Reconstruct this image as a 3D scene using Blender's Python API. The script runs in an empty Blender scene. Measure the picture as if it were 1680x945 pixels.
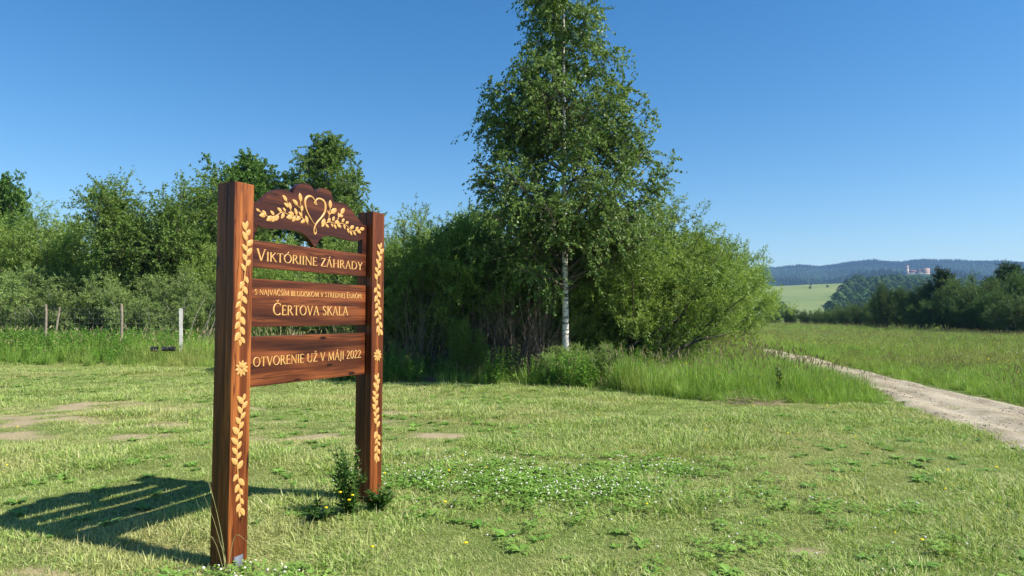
import bpy, bmesh, math, random
import numpy as np
from mathutils import Matrix, Vector

sc = bpy.context.scene
COL = sc.collection
PI = math.pi
rng = np.random.default_rng(7)
random.seed(7)

# ------------------------------------------------------------------ camera
F, PITCH, ROLL, EYE = 1128.3, 0.0389, 0.0048, 1.6          # focal length for a 1680 pixel wide frame
cd = bpy.data.cameras.new('camera')
cd.sensor_width = 36.0
cd.lens = F / 1680 * 36
cd.clip_start = 0.05
cd.clip_end = 9000
cam = bpy.data.objects.new('camera', cd)
COL.objects.link(cam)
cam.matrix_world = Matrix.Translation((0, 0, EYE)) @ Matrix.Rotation(PI / 2 + PITCH, 4, 'X') @ Matrix.Rotation(ROLL, 4, 'Z')
sc.camera = cam

# ------------------------------------------------------------------ sky, sun, exposure
SUN_EL = math.radians(46.0)
SUN_AZ = math.atan2(0.957, -0.29)                           # clockwise from +Y
w = bpy.data.worlds.new('World')
sc.world = w
w.use_nodes = True
wn = w.node_tree
bg = wn.nodes['Background']
sky = wn.nodes.new('ShaderNodeTexSky')
sky.sky_type = 'NISHITA'
sky.sun_disc = False
sky.sun_elevation = SUN_EL
sky.sun_rotation = SUN_AZ
sky.altitude = 600
sky.air_density = 1.1
sky.dust_density = 0.6
sky.ozone_density = 2.5
hsv = wn.nodes.new('ShaderNodeHueSaturation')
hsv.inputs['Saturation'].default_value = 1.38
wn.links.new(sky.outputs[0], hsv.inputs['Color'])
wn.links.new(hsv.outputs[0], bg.inputs[0])
bg.inputs[1].default_value = 0.085
sd = bpy.data.lights.new('sun', 'SUN')
sd.energy = 5.0
sd.angle = math.radians(0.53)
sd.color = (1.0, 0.955, 0.88)
sun = bpy.data.objects.new('sun', sd)
COL.objects.link(sun)
sv = Vector((math.sin(SUN_AZ) * math.cos(SUN_EL), math.cos(SUN_AZ) * math.cos(SUN_EL), math.sin(SUN_EL)))
sun.rotation_euler = sv.to_track_quat('Z', 'Y').to_euler()
sc.view_settings.view_transform = 'Standard'
sc.view_settings.look = 'None'
sc.view_settings.exposure = 0.86
sc.view_settings.gamma = 1.0
sc.render.engine = 'CYCLES'
sc.cycles.max_bounces = 8
sc.cycles.transparent_max_bounces = 8
sc.cycles.volume_bounces = 0


# ------------------------------------------------------------------ helpers
def ray(px, py):
    ux, vy = px - 840.0, py - 472.5
    cr, sr = math.cos(ROLL), math.sin(ROLL)
    u, v = ux * cr + vy * sr, -ux * sr + vy * cr
    c, s = math.cos(PITCH), math.sin(PITCH)
    zz = -v / F
    return np.array([u / F, c - zz * s, s + zz * c])


def at(px, py, Y):
    d = ray(px, py)
    return np.array([0, 0, EYE]) + d * (Y / d[1])


def ground_at(px, py):
    d = ray(px, py)
    return (np.array([0, 0, EYE]) + d * (-EYE / d[2]))[:2]


def hash2(ix, iy, seed):
    h = np.sin(ix * 127.1 + iy * 311.7 + seed * 74.7) * 43758.5453
    return h - np.floor(h)


def vnoise(x, y, seed=0):
    x = np.asarray(x, float)
    y = np.asarray(y, float)
    ix, iy = np.floor(x), np.floor(y)
    fx, fy = x - ix, y - iy
    fx, fy = fx * fx * (3 - 2 * fx), fy * fy * (3 - 2 * fy)
    a = hash2(ix, iy, seed) * (1 - fx) + hash2(ix + 1, iy, seed) * fx
    b = hash2(ix, iy + 1, seed) * (1 - fx) + hash2(ix + 1, iy + 1, seed) * fx
    return a * (1 - fy) + b * fy


def fbm(x, y, seed=0, octaves=4):
    v, a, t = 0, 1.0, 0
    for k in range(octaves):
        v = v + a * vnoise(np.asarray(x) * 2 ** k, np.asarray(y) * 2 ** k, seed + k)
        t += a
        a *= 0.5
    return v / t


def smooth(x, a, b):
    t = np.clip((np.asarray(x, float) - a) / (b - a), 0, 1)
    return t * t * (3 - 2 * t)


def norm(v):
    return v / np.maximum(np.linalg.norm(v, axis=-1, keepdims=True), 1e-9)


def np_mesh(name, verts, faces, mats=None, attrs=None, smooth_shade=False):
    """verts (n,3); faces: list of (m,k) int arrays; attrs: {name: (n,) floats on points}"""
    me = bpy.data.meshes.new(name)
    verts = np.asarray(verts, dtype=np.float32)
    me.vertices.add(len(verts))
    me.vertices.foreach_set('co', verts.ravel())
    loops, starts, tot, pos = [], [], [], 0
    for f in faces:
        f = np.asarray(f, dtype=np.int32)
        if len(f) == 0:
            continue
        k = f.shape[1]
        loops.append(f.ravel())
        starts.append(pos + np.arange(len(f), dtype=np.int32) * k)
        tot.append(np.full(len(f), k, dtype=np.int32))
        pos += f.size
    if loops:
        loops, starts, tot = np.concatenate(loops), np.concatenate(starts), np.concatenate(tot)
        me.loops.add(len(loops))
        me.loops.foreach_set('vertex_index', loops)
        me.polygons.add(len(starts))
        me.polygons.foreach_set('loop_start', starts)
        me.polygons.foreach_set('loop_total', tot)
        if smooth_shade:
            me.polygons.foreach_set('use_smooth', np.ones(len(starts), dtype=bool))
    for k, a in (attrs or {}).items():
        at_ = me.attributes.new(k, 'FLOAT', 'POINT')
        at_.data.foreach_set('value', np.asarray(a, dtype=np.float32))
    me.update(calc_edges=True)
    me.validate()
    for m in (mats or []):
        me.materials.append(m)
    return me


def link(name, me, parent=None, loc=None, **props):
    o = bpy.data.objects.new(name, me)
    COL.objects.link(o)
    if parent is not None:
        o.parent = parent
    if loc is not None:
        o.location = loc
    for k, v in props.items():
        o[k] = v
    return o


def thing(name, label, category, loc=(0, 0, 0), rz=0.0, group=None):
    o = bpy.data.objects.new(name, None)
    COL.objects.link(o)
    o.empty_display_size = 0.2
    o.location = loc
    o.rotation_euler = (0, 0, rz)
    o['label'] = label
    o['category'] = category
    if group:
        o['group'] = group
    return o


class Geo:
    """collects pieces into one mesh"""
    def __init__(self):
        self.v, self.f, self.a, self.n = [], {}, [], 0

    def add(self, v, f, tint=0.5):
        v = np.asarray(v, float)
        for arr in (f if isinstance(f, list) else [f]):
            arr = np.asarray(arr, int)
            if len(arr):
                self.f.setdefault(arr.shape[1], []).append(arr + self.n)
        self.v.append(v)
        self.a.append(np.full(len(v), tint) if np.isscalar(tint) else np.asarray(tint, float))
        self.n += len(v)
        return self

    def box(self, x0, x1, y0, y1, z0, z1, tint=0.5):
        v = [(x, y, z) for z in (z0, z1) for y in (y0, y1) for x in (x0, x1)]
        f = [(0, 2, 3, 1), (4, 5, 7, 6), (0, 1, 5, 4), (2, 6, 7, 3), (0, 4, 6, 2), (1, 3, 7, 5)]
        return self.add(v, np.array(f), tint)

    def mesh(self, name, mats, smooth_shade=False):
        return np_mesh(name, np.concatenate(self.v), [np.concatenate(a) for a in self.f.values()], mats,
                       {'tint': np.concatenate(self.a)}, smooth_shade)


def tubes(P0, D, L, B, r0, r1, seg=4, sides=5):
    """many tapered tubes along P0 + D L t + B t^2 -> verts, quads"""
    n = len(P0)
    t = np.linspace(0, 1, seg + 1)
    pts = P0[:, None] + (D * L[:, None])[:, None] * t[None, :, None] + B[:, None] * (t ** 2)[None, :, None]
    tan = norm((D * L[:, None])[:, None] + 2 * B[:, None] * t[None, :, None])
    ref = np.where(np.abs(tan[..., 2:3]) > 0.9, np.array([1.0, 0, 0]), np.array([0, 0, 1.0]))
    s = norm(np.cross(tan, ref))
    q = np.cross(tan, s)
    rad = r0[:, None] * (1 - t) + r1[:, None] * t
    a = np.arange(sides) * 2 * PI / sides
    ring = s[:, :, None] * np.cos(a)[:, None] + q[:, :, None] * np.sin(a)[:, None]
    v = pts[:, :, None] + ring * rad[:, :, None, None]
    idx = np.arange(n * (seg + 1) * sides).reshape(n, seg + 1, sides)
    nx = np.roll(idx, -1, axis=2)
    f = np.stack([idx[:, :-1], nx[:, :-1], nx[:, 1:], idx[:, 1:]], -1).reshape(-1, 4)
    return v.reshape(-1, 3), f


def path_tube(pts, radii, sides=8):
    pts = np.asarray(pts, float)
    tan = norm(np.gradient(pts, axis=0))
    ref = np.array([0.3, 1.0, 0.1])
    s = norm(np.cross(tan, ref))
    q = np.cross(tan, s)
    a = np.arange(sides) * 2 * PI / sides
    v = pts[:, None] + (s[:, None] * np.cos(a)[:, None] + q[:, None] * np.sin(a)[:, None]) * np.asarray(radii)[:, None, None]
    n = len(pts)
    idx = np.arange(n * sides).reshape(n, sides)
    nx = np.roll(idx, -1, axis=1)
    f = np.stack([idx[:-1], nx[:-1], nx[1:], idx[1:]], -1).reshape(-1, 4)
    return v.reshape(-1, 3), f


def leaf_quads(P, D, N, ln, wd, fold=0.15):
    """rhombic leaves folded a little along the midrib: 4 verts, 2 triangles each"""
    S = norm(np.cross(D, N))
    N2 = np.cross(S, D)
    ln, wd = ln[:, None], wd[:, None]
    mid = P + D * ln * 0.45 + N2 * wd * fold
    v = np.stack([P, mid + S * wd * 0.5, P + D * ln, mid - S * wd * 0.5], 1)
    f = np.arange(len(P) * 4).reshape(-1, 4)
    return v.reshape(-1, 3), f


def rnd_dir(n):
    return norm(rng.normal(size=(n, 3)))


# ------------------------------------------------------------------ materials
def new_mat(name):
    m = bpy.data.materials.new(name)
    m.use_nodes = True
    nt = m.node_tree
    for n in list(nt.nodes):
        nt.nodes.remove(n)
    out = nt.nodes.new('ShaderNodeOutputMaterial')
    return m, nt, out


def N(nt, typ, **kw):
    n = nt.nodes.new('ShaderNode' + typ)
    for k, v in kw.items():
        if k.startswith('i_'):
            key = k[2:]
            n.inputs[int(key) if key.isdigit() else key].default_value = v
        else:
            setattr(n, k, v)
    return n


def ramp(nt, fac, stops):
    r = nt.nodes.new('ShaderNodeValToRGB')
    els = r.color_ramp.elements
    while len(els) < len(stops):
        els.new(0.5)
    for e, (p, c) in zip(els, stops):
        e.position = p
        e.color = (*c, 1)
    nt.links.new(fac, r.inputs[0])
    return r.outputs[0]


def mixc(nt, fac, a, b, blend='MIX'):
    m = nt.nodes.new('ShaderNodeMix')
    m.data_type = 'RGBA'
    m.blend_type = blend
    for sock, v in ((m.inputs[0], fac), (m.inputs[6], a), (m.inputs[7], b)):
        if hasattr(v, 'links'):
            nt.links.new(v, sock)
        elif isinstance(v, tuple):
            sock.default_value = (*v, 1)
        else:
            sock.default_value = v
    return m.outputs[2]


def leaf_mat(name, dark, light, trans=0.3, rough=0.45, spec=0.35, inst=False, yellow=None, variation=0.35):
    """leaf or blade: diffuse + gloss front, light passing through; tint per leaf, a hue drift per plant"""
    m, nt, out = new_mat(name)
    a = N(nt, 'Attribute', attribute_name='tint')
    col = ramp(nt, a.outputs['Fac'], [(0.0, dark), (1.0, light)] if yellow is None else [(0.0, dark), (0.72, light), (1.0, yellow)])
    if inst:
        b = N(nt, 'Attribute', attribute_name='itint', attribute_type='INSTANCER')
        col = mixc(nt, b.outputs['Fac'], col, inst)
    oi = N(nt, 'ObjectInfo')
    hs = N(nt, 'HueSaturation')
    mr = N(nt, 'MapRange')
    mr.inputs[3].default_value = 1 - variation
    mr.inputs[4].default_value = 1 + variation
    nt.links.new(oi.outputs['Random'], mr.inputs[0])
    nt.links.new(mr.outputs[0], hs.inputs['Value'])
    nt.links.new(col, hs.inputs['Color'])
    col = hs.outputs[0]
    p = N(nt, 'BsdfPrincipled', i_Roughness=rough)
    p.inputs['Specular IOR Level'].default_value = spec
    nt.links.new(col, p.inputs['Base Color'])
    tr = N(nt, 'BsdfTranslucent')
    tc = mixc(nt, 1.0, col, (1.0, 1.0, 0.55), 'MULTIPLY')
    nt.links.new(tc, tr.inputs[0])
    mx = N(nt, 'MixShader', i_0=trans)
    nt.links.new(p.outputs[0], mx.inputs[1])
    nt.links.new(tr.outputs[0], mx.inputs[2])
    nt.links.new(mx.outputs[0], out.inputs[0])
    return m


def plain_mat(name, color, rough=0.6, spec=0.4, metallic=0.0, noise=None):
    m, nt, out = new_mat(name)
    p = N(nt, 'BsdfPrincipled', i_Roughness=rough, i_Metallic=metallic)
    p.inputs['Specular IOR Level'].default_value = spec
    if noise:
        tc = N(nt, 'TexCoord')
        n = N(nt, 'TexNoise', i_Scale=noise[0], i_Detail=6.0)
        nt.links.new(tc.outputs['Object'], n.inputs['Vector'])
        c = ramp(nt, n.outputs[0], [(0.3, color), (0.7, noise[1])])
        nt.links.new(c, p.inputs['Base Color'])
        bp = N(nt, 'Bump', i_Strength=0.3)
        nt.links.new(n.outputs[0], bp.inputs['Height'])
        nt.links.new(bp.outputs[0], p.inputs['Normal'])
    else:
        p.inputs['Base Color'].default_value = (*color, 1)
    nt.links.new(p.outputs[0], out.inputs[0])
    return m


def bark_mat(name, c1, c2, scale=(8, 8, 1.5)):
    m, nt, out = new_mat(name)
    tc = N(nt, 'TexCoord')
    mp = N(nt, 'Mapping')
    mp.inputs['Scale'].default_value = scale
    nt.links.new(tc.outputs['Object'], mp.inputs[0])
    n = N(nt, 'TexNoise', i_Scale=3.0, i_Detail=8.0, i_Roughness=0.65)
    nt.links.new(mp.outputs[0], n.inputs['Vector'])
    c = ramp(nt, n.outputs[0], [(0.35, c1), (0.65, c2)])
    p = N(nt, 'BsdfPrincipled', i_Roughness=0.85)
    nt.links.new(c, p.inputs['Base Color'])
    bp = N(nt, 'Bump', i_Strength=0.5, i_Distance=0.02)
    nt.links.new(n.outputs[0], bp.inputs['Height'])
    nt.links.new(bp.outputs[0], p.inputs['Normal'])
    nt.links.new(p.outputs[0], out.inputs[0])
    return m


def birch_bark():
    m, nt, out = new_mat('birch_bark')
    tc = N(nt, 'TexCoord')
    mp = N(nt, 'Mapping')
    mp.inputs['Scale'].default_value = (5, 5, 16)
    nt.links.new(tc.outputs['Object'], mp.inputs[0])
    n = N(nt, 'TexNoise', i_Scale=1.6, i_Detail=6.0, i_Roughness=0.6)
    nt.links.new(mp.outputs[0], n.inputs['Vector'])
    n2 = N(nt, 'TexNoise', i_Scale=1.7, i_Detail=3.0)
    nt.links.new(tc.outputs['Object'], n2.inputs['Vector'])
    s = N(nt, 'Math', operation='MULTIPLY_ADD', i_1=0.45)
    nt.links.new(n2.outputs[0], s.inputs[0])
    nt.links.new(n.outputs[0], s.inputs[2])
    c = ramp(nt, s.outputs[0], [(0.55, (0.80, 0.76, 0.70)), (0.76, (0.68, 0.62, 0.54)), (0.84, (0.07, 0.055, 0.045)), (1.0, (0.04, 0.035, 0.03))])
    p = N(nt, 'BsdfPrincipled', i_Roughness=0.6)
    nt.links.new(c, p.inputs['Base Color'])
    nt.links.new(p.outputs[0], out.inputs[0])
    return m


def wood_mat(name, axis, dark, mid, light, seed):
    """varnished spruce: long grain along the axis, glued strips of differing tone, knots, fine relief"""
    m, nt, out = new_mat(name)
    tc = N(nt, 'TexCoord')
    mp = N(nt, 'Mapping')
    long_, cross = 0.9, 14.0
    mp.inputs['Scale'].default_value = (long_, cross, cross) if axis == 'X' else (cross, cross, long_)
    mp.inputs['Location'].default_value = (seed * 3.1, seed * 1.7, seed * 2.3)
    nt.links.new(tc.outputs['Object'], mp.inputs[0])
    # knots: sparse cells, longer along the grain
    mk = N(nt, 'Mapping')
    mk.inputs['Scale'].default_value = (2.6, 0.4, 8.5) if axis == 'X' else (8.0, 3.0, 1.9)
    mk.inputs['Location'].default_value = (seed * 1.3 + 0.37, 0.5, seed * 0.7 + 0.21)
    nt.links.new(tc.outputs['Object'], mk.inputs[0])
    vk = N(nt, 'TexVoronoi', i_Scale=1.0, i_Randomness=1.0)
    nt.links.new(mk.outputs[0], vk.inputs['Vector'])
    kn = N(nt, 'MapRange', interpolation_type='SMOOTHSTEP')
    kn.inputs[1].default_value, kn.inputs[2].default_value = 0.05, 0.16
    kn.inputs[3].default_value, kn.inputs[4].default_value = 1.0, 0.0
    nt.links.new(vk.outputs['Distance'], kn.inputs[0])
    # grain
    n1 = N(nt, 'TexNoise', i_Scale=1.0, i_Detail=3.0, i_Distortion=0.6)
    nt.links.new(mp.outputs[0], n1.inputs['Vector'])
    mp2 = N(nt, 'Mapping')
    mp2.inputs['Scale'].default_value = (3.0, 90, 90) if axis == 'X' else (90, 90, 3.0)
    nt.links.new(tc.outputs['Object'], mp2.inputs[0])
    n2 = N(nt, 'TexNoise', i_Scale=1.0, i_Detail=4.0)
    nt.links.new(mp2.outputs[0], n2.inputs['Vector'])
    # strips of the glued board, about 6 cm each
    sx = N(nt, 'SeparateXYZ')
    nt.links.new(tc.outputs['Object'], sx.inputs[0])
    wnz = N(nt, 'TexWhiteNoise', noise_dimensions='1D')
    fl = N(nt, 'Math', operation='MULTIPLY_ADD', i_1=13.0, i_2=seed * 1.37)
    nt.links.new(sx.outputs['Z' if axis == 'X' else 'X'], fl.inputs[0])
    ff = N(nt, 'Math', operation='FLOOR')
    nt.links.new(fl.outputs[0], ff.inputs[0])
    nt.links.new(ff.outputs[0], wnz.inputs['W'])
    add = N(nt, 'Math', operation='MULTIPLY_ADD', i_1=0.35)
    nt.links.new(n2.outputs[0], add.inputs[0])
    nt.links.new(n1.outputs[0], add.inputs[2])
    add2 = N(nt, 'Math', operation='MULTIPLY_ADD', i_1=0.22)
    nt.links.new(wnz.outputs[0], add2.inputs[0])
    nt.links.new(add.outputs[0], add2.inputs[2])
    c = ramp(nt, add2.outputs[0], [(0.48, dark), (0.76, mid), (1.0, light)])
    mc = N(nt, 'Mapping')
    mc.inputs['Scale'].default_value = (1.1, 30, 30) if axis == 'X' else (30, 30, 1.1)
    nt.links.new(tc.outputs['Object'], mc.inputs[0])
    nc = N(nt, 'TexNoise', i_Scale=1.0, i_Detail=2.0, i_Distortion=0.3)
    nt.links.new(mc.outputs[0], nc.inputs['Vector'])
    ab = N(nt, 'Math', operation='SUBTRACT', i_1=0.5)
    nt.links.new(nc.outputs[0], ab.inputs[0])
    ab2 = N(nt, 'Math', operation='ABSOLUTE')
    nt.links.new(ab.outputs[0], ab2.inputs[0])
    ck = N(nt, 'MapRange', interpolation_type='SMOOTHSTEP')
    ck.inputs[1].default_value, ck.inputs[2].default_value = 0.004, 0.022
    ck.inputs[3].default_value, ck.inputs[4].default_value = 0.7, 0.0
    nt.links.new(ab2.outputs[0], ck.inputs[0])
    c = mixc(nt, ck.outputs[0], c, tuple(x * 0.6 for x in dark))      # drying checks
    c = mixc(nt, kn.outputs[0], c, tuple(x * 0.28 for x in dark))
    p = N(nt, 'BsdfPrincipled', i_Roughness=0.4)
    p.inputs['Specular IOR Level'].default_value = 0.28
    nt.links.new(c, p.inputs['Base Color'])
    bp = N(nt, 'Bump', i_Strength=0.25, i_Distance=0.004)
    nt.links.new(add.outputs[0], bp.inputs['Height'])
    nt.links.new(bp.outputs[0], p.inputs['Normal'])
    nt.links.new(p.outputs[0], out.inputs[0])
    return m


# ------------------------------------------------------------------ the ground
BARE = [(85, 690, 1.5, .55), (25, 686, 1.2, .4), (150, 664, 1.5, .5), (215, 716, .7, .28), (300, 672, 1.6, .4),
        (60, 716, .9, .3), (250, 700, .8, .3), (520, 716, .55, .3), (445, 722, .4, .2), (668, 677, .9, .3), (560, 690, 1.0, .3), (720, 712, .5, .2),
        (1042, 688, .45, .18), (190, 672, 1.0, .35), (700, 690, .9, .3), (240, 892, .28, .16), (300, 880, .3, .1), (120, 925, .3, .12),
        (850, 925, .2, .05), (705, 857, .12, .05), (1150, 712, .5, .15), (1230, 662, .8, .2), (1330, 905, .15, .1)]
BARE = [(*ground_at(a, b), c, d) for a, b, c, d in BARE]


def gz(x, y):
    x = np.asarray(x, float)
    y = np.asarray(y, float)
    near = 1 - smooth(np.hypot(x, y), 25, 45)
    z = (fbm(x * 0.35, y * 0.35, 3, 3) - 0.5) * 0.10 * near + (vnoise(x * 2.2, y * 2.2, 9) - 0.5) * 0.018 * near
    z = z - 0.09 * np.exp(-((x + 1.9) ** 2 + (y - 4.5) ** 2) / 1.2)
    return z


def bare(x, y):
    b = np.zeros_like(np.asarray(x, float))
    wob = (fbm(np.asarray(x) * 2.0, np.asarray(y) * 2.6, 21, 5) - 0.5) * 1.25
    for cx, cy, rx, ry in BARE:
        d = np.hypot((x - cx) / rx, (y - cy) / ry)
        b = np.maximum(b, np.clip(1.18 - d + wob * 2.6, 0, 1))
    return smooth(b, 0.05, 1.0)


PATH_R = np.array([(8.2, -4), (8.5, 6), (8.85, 10), (9.1, 12.2), (9.35, 14.9), (9.75, 17.4), (10.1, 19.5), (10.5, 21.6), (11.1, 24.6), (12.2, 32), (13.0, 40), (13.0, 52), (12.0, 64)])
PATH_L = np.array([(5.1, -4), (5.75, 6), (6.15, 8.3), (6.45, 9.5), (6.85, 11.5), (7.6, 13.9), (8.1, 17), (8.5, 19.5), (8.9, 22), (9.5, 25), (10.7, 32), (11.4, 40), (11.4, 52), (10.4, 64)])


def path_x(y):
    return np.interp(y, PATH_L[:, 1], PATH_L[:, 0]), np.interp(y, PATH_R[:, 1], PATH_R[:, 0])


def ground_material():
    m, nt, out = new_mat('lawn_soil')
    geo = N(nt, 'NewGeometry')
    at_ = N(nt, 'Attribute', attribute_name='bare')
    n1 = N(nt, 'TexNoise', i_Scale=0.45, i_Detail=6.0)
    n2 = N(nt, 'TexNoise', i_Scale=22.0, i_Detail=6.0, i_Roughness=0.7)
    n3 = N(nt, 'TexNoise', i_Scale=3.0, i_Detail=5.0, i_Roughness=0.7)
    for n in (n1, n2, n3):
        nt.links.new(geo.outputs['Position'], n.inputs['Vector'])
    g = ramp(nt, n3.outputs[0], [(0.3, (0.075, 0.125, 0.028)), (0.7, (0.21, 0.205, 0.085))])
    g = mixc(nt, n2.outputs[0], g, (0.10, 0.13, 0.03))
    g2 = ramp(nt, n1.outputs[0], [(0.35, (0.8, 0.95, 0.75)), (0.65, (1.15, 1.05, 0.95))])
    g = mixc(nt, 1.0, g, g2, 'MULTIPLY')
    d = ramp(nt, n2.outputs[0], [(0.25, (0.25, 0.195, 0.115)), (0.75, (0.40, 0.325, 0.20))])
    c = mixc(nt, at_.outputs['Fac'], g, d)
    p = N(nt, 'BsdfPrincipled', i_Roughness=0.95)
    p.inputs['Specular IOR Level'].default_value = 0.1
    nt.links.new(c, p.inputs['Base Color'])
    bp = N(nt, 'Bump', i_Strength=0.6, i_Distance=0.03)
    nt.links.new(n2.outputs[0], bp.inputs['Height'])
    nt.links.new(bp.outputs[0], p.inputs['Normal'])
    nt.links.new(p.outputs[0], out.inputs[0])
    return m


def grid_mesh(name, xs, ys, zf, mats, attrs=None):
    X, Y = np.meshgrid(xs, ys)
    x, y = X.ravel(), Y.ravel()
    idx = np.arange(len(x)).reshape(len(ys), len(xs))
    f = np.stack([idx[:-1, :-1], idx[:-1, 1:], idx[1:, 1:], idx[1:, :-1]], -1).reshape(-1, 4)
    return np_mesh(name, np.stack([x, y, zf(x, y)], 1), [f], mats, {k: fn(x, y) for k, fn in (attrs or {}).items()}, True)


xs = np.concatenate([[-1550, -900, -500, -250, -120, -70, -45, -30], np.arange(-22, 20.01, 0.14), [24, 30, 40, 60, 100, 180, 350, 700, 1400, 2400, 4050]])
ys = np.concatenate([[-50, -25, -12, -6], np.arange(-2, 26, 0.14), np.arange(26, 48, 1.0), [55, 70, 100, 160, 300, 600, 1200, 2400, 3650]])
link('ground', grid_mesh('ground', xs, ys, gz, [ground_material()], {'bare': bare}), kind='structure')


def path_mesh():
    m, nt, out = new_mat('dirt_track')
    geo = N(nt, 'NewGeometry')
    n1 = N(nt, 'TexNoise', i_Scale=1.3, i_Detail=7.0, i_Roughness=0.6)
    n2 = N(nt, 'TexNoise', i_Scale=30.0, i_Detail=6.0, i_Roughness=0.75)
    vo = N(nt, 'TexVoronoi', i_Scale=26.0)
    for n in (n1, n2, vo):
        nt.links.new(geo.outputs['Position'], n.inputs['Vector'])
    c = ramp(nt, n1.outputs[0], [(0.28, (0.26, 0.215, 0.14)), (0.48, (0.40, 0.34, 0.24)), (0.72, (0.53, 0.465, 0.35))])
    c2 = ramp(nt, n2.outputs[0], [(0.3, (0.5, 0.48, 0.44)), (0.55, (1.0, 1.0, 1.0))])
    c = mixc(nt, 1.0, c, c2, 'MULTIPLY')
    p = N(nt, 'BsdfPrincipled', i_Roughness=0.95)
    p.inputs['Specular IOR Level'].default_value = 0.1
    nt.links.new(c, p.inputs['Base Color'])
    ad = N(nt, 'Math', operation='ADD')
    nt.links.new(n2.outputs[0], ad.inputs[0])
    nt.links.new(n1.outputs[0], ad.inputs[1])
    bp = N(nt, 'Bump', i_Strength=0.7, i_Distance=0.04)
    nt.links.new(ad.outputs[0], bp.inputs['Height'])
    nt.links.new(bp.outputs[0], p.inputs['Normal'])
    nt.links.new(p.outputs[0], out.inputs[0])
    yy = np.concatenate([np.arange(-4, 34, 0.15), np.arange(34, 64.1, 1.5)])
    k = np.linspace(0, 1, 22)
    l, r = path_x(yy)
    l = l + (vnoise(yy * 1.3, yy * 0, 5) - 0.5) * 0.25 + (vnoise(yy * 5, yy * 0, 6) - 0.5) * 0.12
    r = r + (vnoise(yy * 1.3, yy * 0, 15) - 0.5) * 0.2
    X = l[:, None] + (r - l)[:, None] * k
    Y = np.repeat(yy[:, None], len(k), 1)
    rut = -0.055 * (np.exp(-((k - 0.27) / 0.1) ** 2) + np.exp(-((k - 0.75) / 0.1) ** 2))
    edge = -0.06 * ((np.abs(k - 0.5) * 2) ** 8)
    Z = gz(X, Y) + 0.058 + rut[None] + edge[None] + (vnoise(X * 6, Y * 6, 8) - 0.5) * 0.012
    idx = np.arange(X.size).reshape(X.shape)
    f = np.stack([idx[:-1, :-1], idx[:-1, 1:], idx[1:, 1:], idx[1:, :-1]], -1).reshape(-1, 4)
    return np_mesh('dirt_path', np.stack([X.ravel(), Y.ravel(), Z.ravel()], 1), [f], [m], None, True)


link('dirt_path', path_mesh(), kind='structure')

# ------------------------------------------------------------------ distant hills
RIDGE_Y = 2800.0
_rp = [(1150, 440), (1230, 440), (1270, 439), (1310, 435), (1345, 438), (1370, 434), (1395, 430), (1425, 428), (1455, 430), (1480, 431), (1500, 428), (1522, 427),
       (1545, 430), (1600, 431), (1680, 431), (1760, 433), (1900, 440)]
_rx = np.array([at(a, b, RIDGE_Y)[0] for a, b in _rp])
_rz = np.array([at(a, b, RIDGE_Y)[2] for a, b in _rp]) - 13
CASTLE_Y = 1700.0
_cc = at(1494, 451, CASTLE_Y)


def hill_a(x, y):
    s = x / np.maximum(y, 1)
    top = np.interp(s, [0.0, 0.38, 0.49, 0.57, 0.8], [26, 38, 43, 44, 32])
    up = smooth(y, 380, 860) * 0.55 + np.clip((y - 400) / 440, 0, 1) * 0.45
    down = 1 - 0.75 * smooth(y, 900, 1250)
    return top * up * down


def castle_hill(x, y):
    d = np.hypot((x - _cc[0]) / 1.5, (y - CASTLE_Y))
    flat = 1 - smooth(d, 35, 330)
    d2 = np.hypot((x - _cc[0] + 260) / 1.6, (y - CASTLE_Y - 150))
    return np.maximum((_cc[2]) * flat, 88 * (1 - smooth(d2, 40, 380)))


def ridge(x, y):
    top = np.interp(x * RIDGE_Y / np.maximum(y, 1), _rx, _rz)
    t = smooth(y, 1350, 2850) * 0.6 + np.clip((y - 1400) / 1400, 0, 1) * 0.4
    return top * t * (1 + (fbm(x / 300, y / 300, 31, 4) - 0.5) * 0.35 * (1 - smooth(y, 2600, 2800)))


def hills_z(x, y):
    n = (fbm(x / 130, y / 130, 40, 4) - 0.5) * 6 * smooth(y, 480, 760)
    z = np.maximum(np.maximum(hill_a(x, y), castle_hill(x, y)), ridge(x, y)) + n
    return np.where(y < 395, -0.6, z) - 0.3


def field_mask(x, y):
    px = x / y * F + 840
    pos = (y - 400) / 450                                    # 0 at foot, 1 at crest
    edge = 1348 + 66 * np.clip(pos, 0, 1) + (fbm(x / 35, y / 35, 50, 3) - 0.5) * 16
    inside = smooth(edge - px, -2, 2) * smooth(y, 430, 450)
    strip = smooth(px, 1400, 1410) * smooth(y, 770, 790) * (1 - smooth(px, 1525, 1535))
    return np.maximum(inside, strip) * (1 - smooth(y, 1000, 1040))


def hills_material():
    m, nt, out = new_mat('hill_field_and_wood_floor')
    geo = N(nt, 'NewGeometry')
    a = N(nt, 'Attribute', attribute_name='field')
    n = N(nt, 'TexNoise', i_Scale=0.02, i_Detail=8.0, i_Roughness=0.65)
    nt.links.new(geo.outputs['Position'], n.inputs['Vector'])
    fld = ramp(nt, n.outputs[0], [(0.3, (0.13, 0.18, 0.07)), (0.7, (0.20, 0.235, 0.095))])
    wd = ramp(nt, n.outputs[0], [(0.3, (0.02, 0.04, 0.014)), (0.7, (0.045, 0.075, 0.022))])
    c = mixc(nt, a.outputs['Fac'], wd, fld)
    p = N(nt, 'BsdfPrincipled', i_Roughness=1.0)
    p.inputs['Specular IOR Level'].default_value = 0.0
    nt.links.new(c, p.inputs['Base Color'])
    nt.links.new(p.outputs[0], out.inputs[0])
    return m


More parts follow.
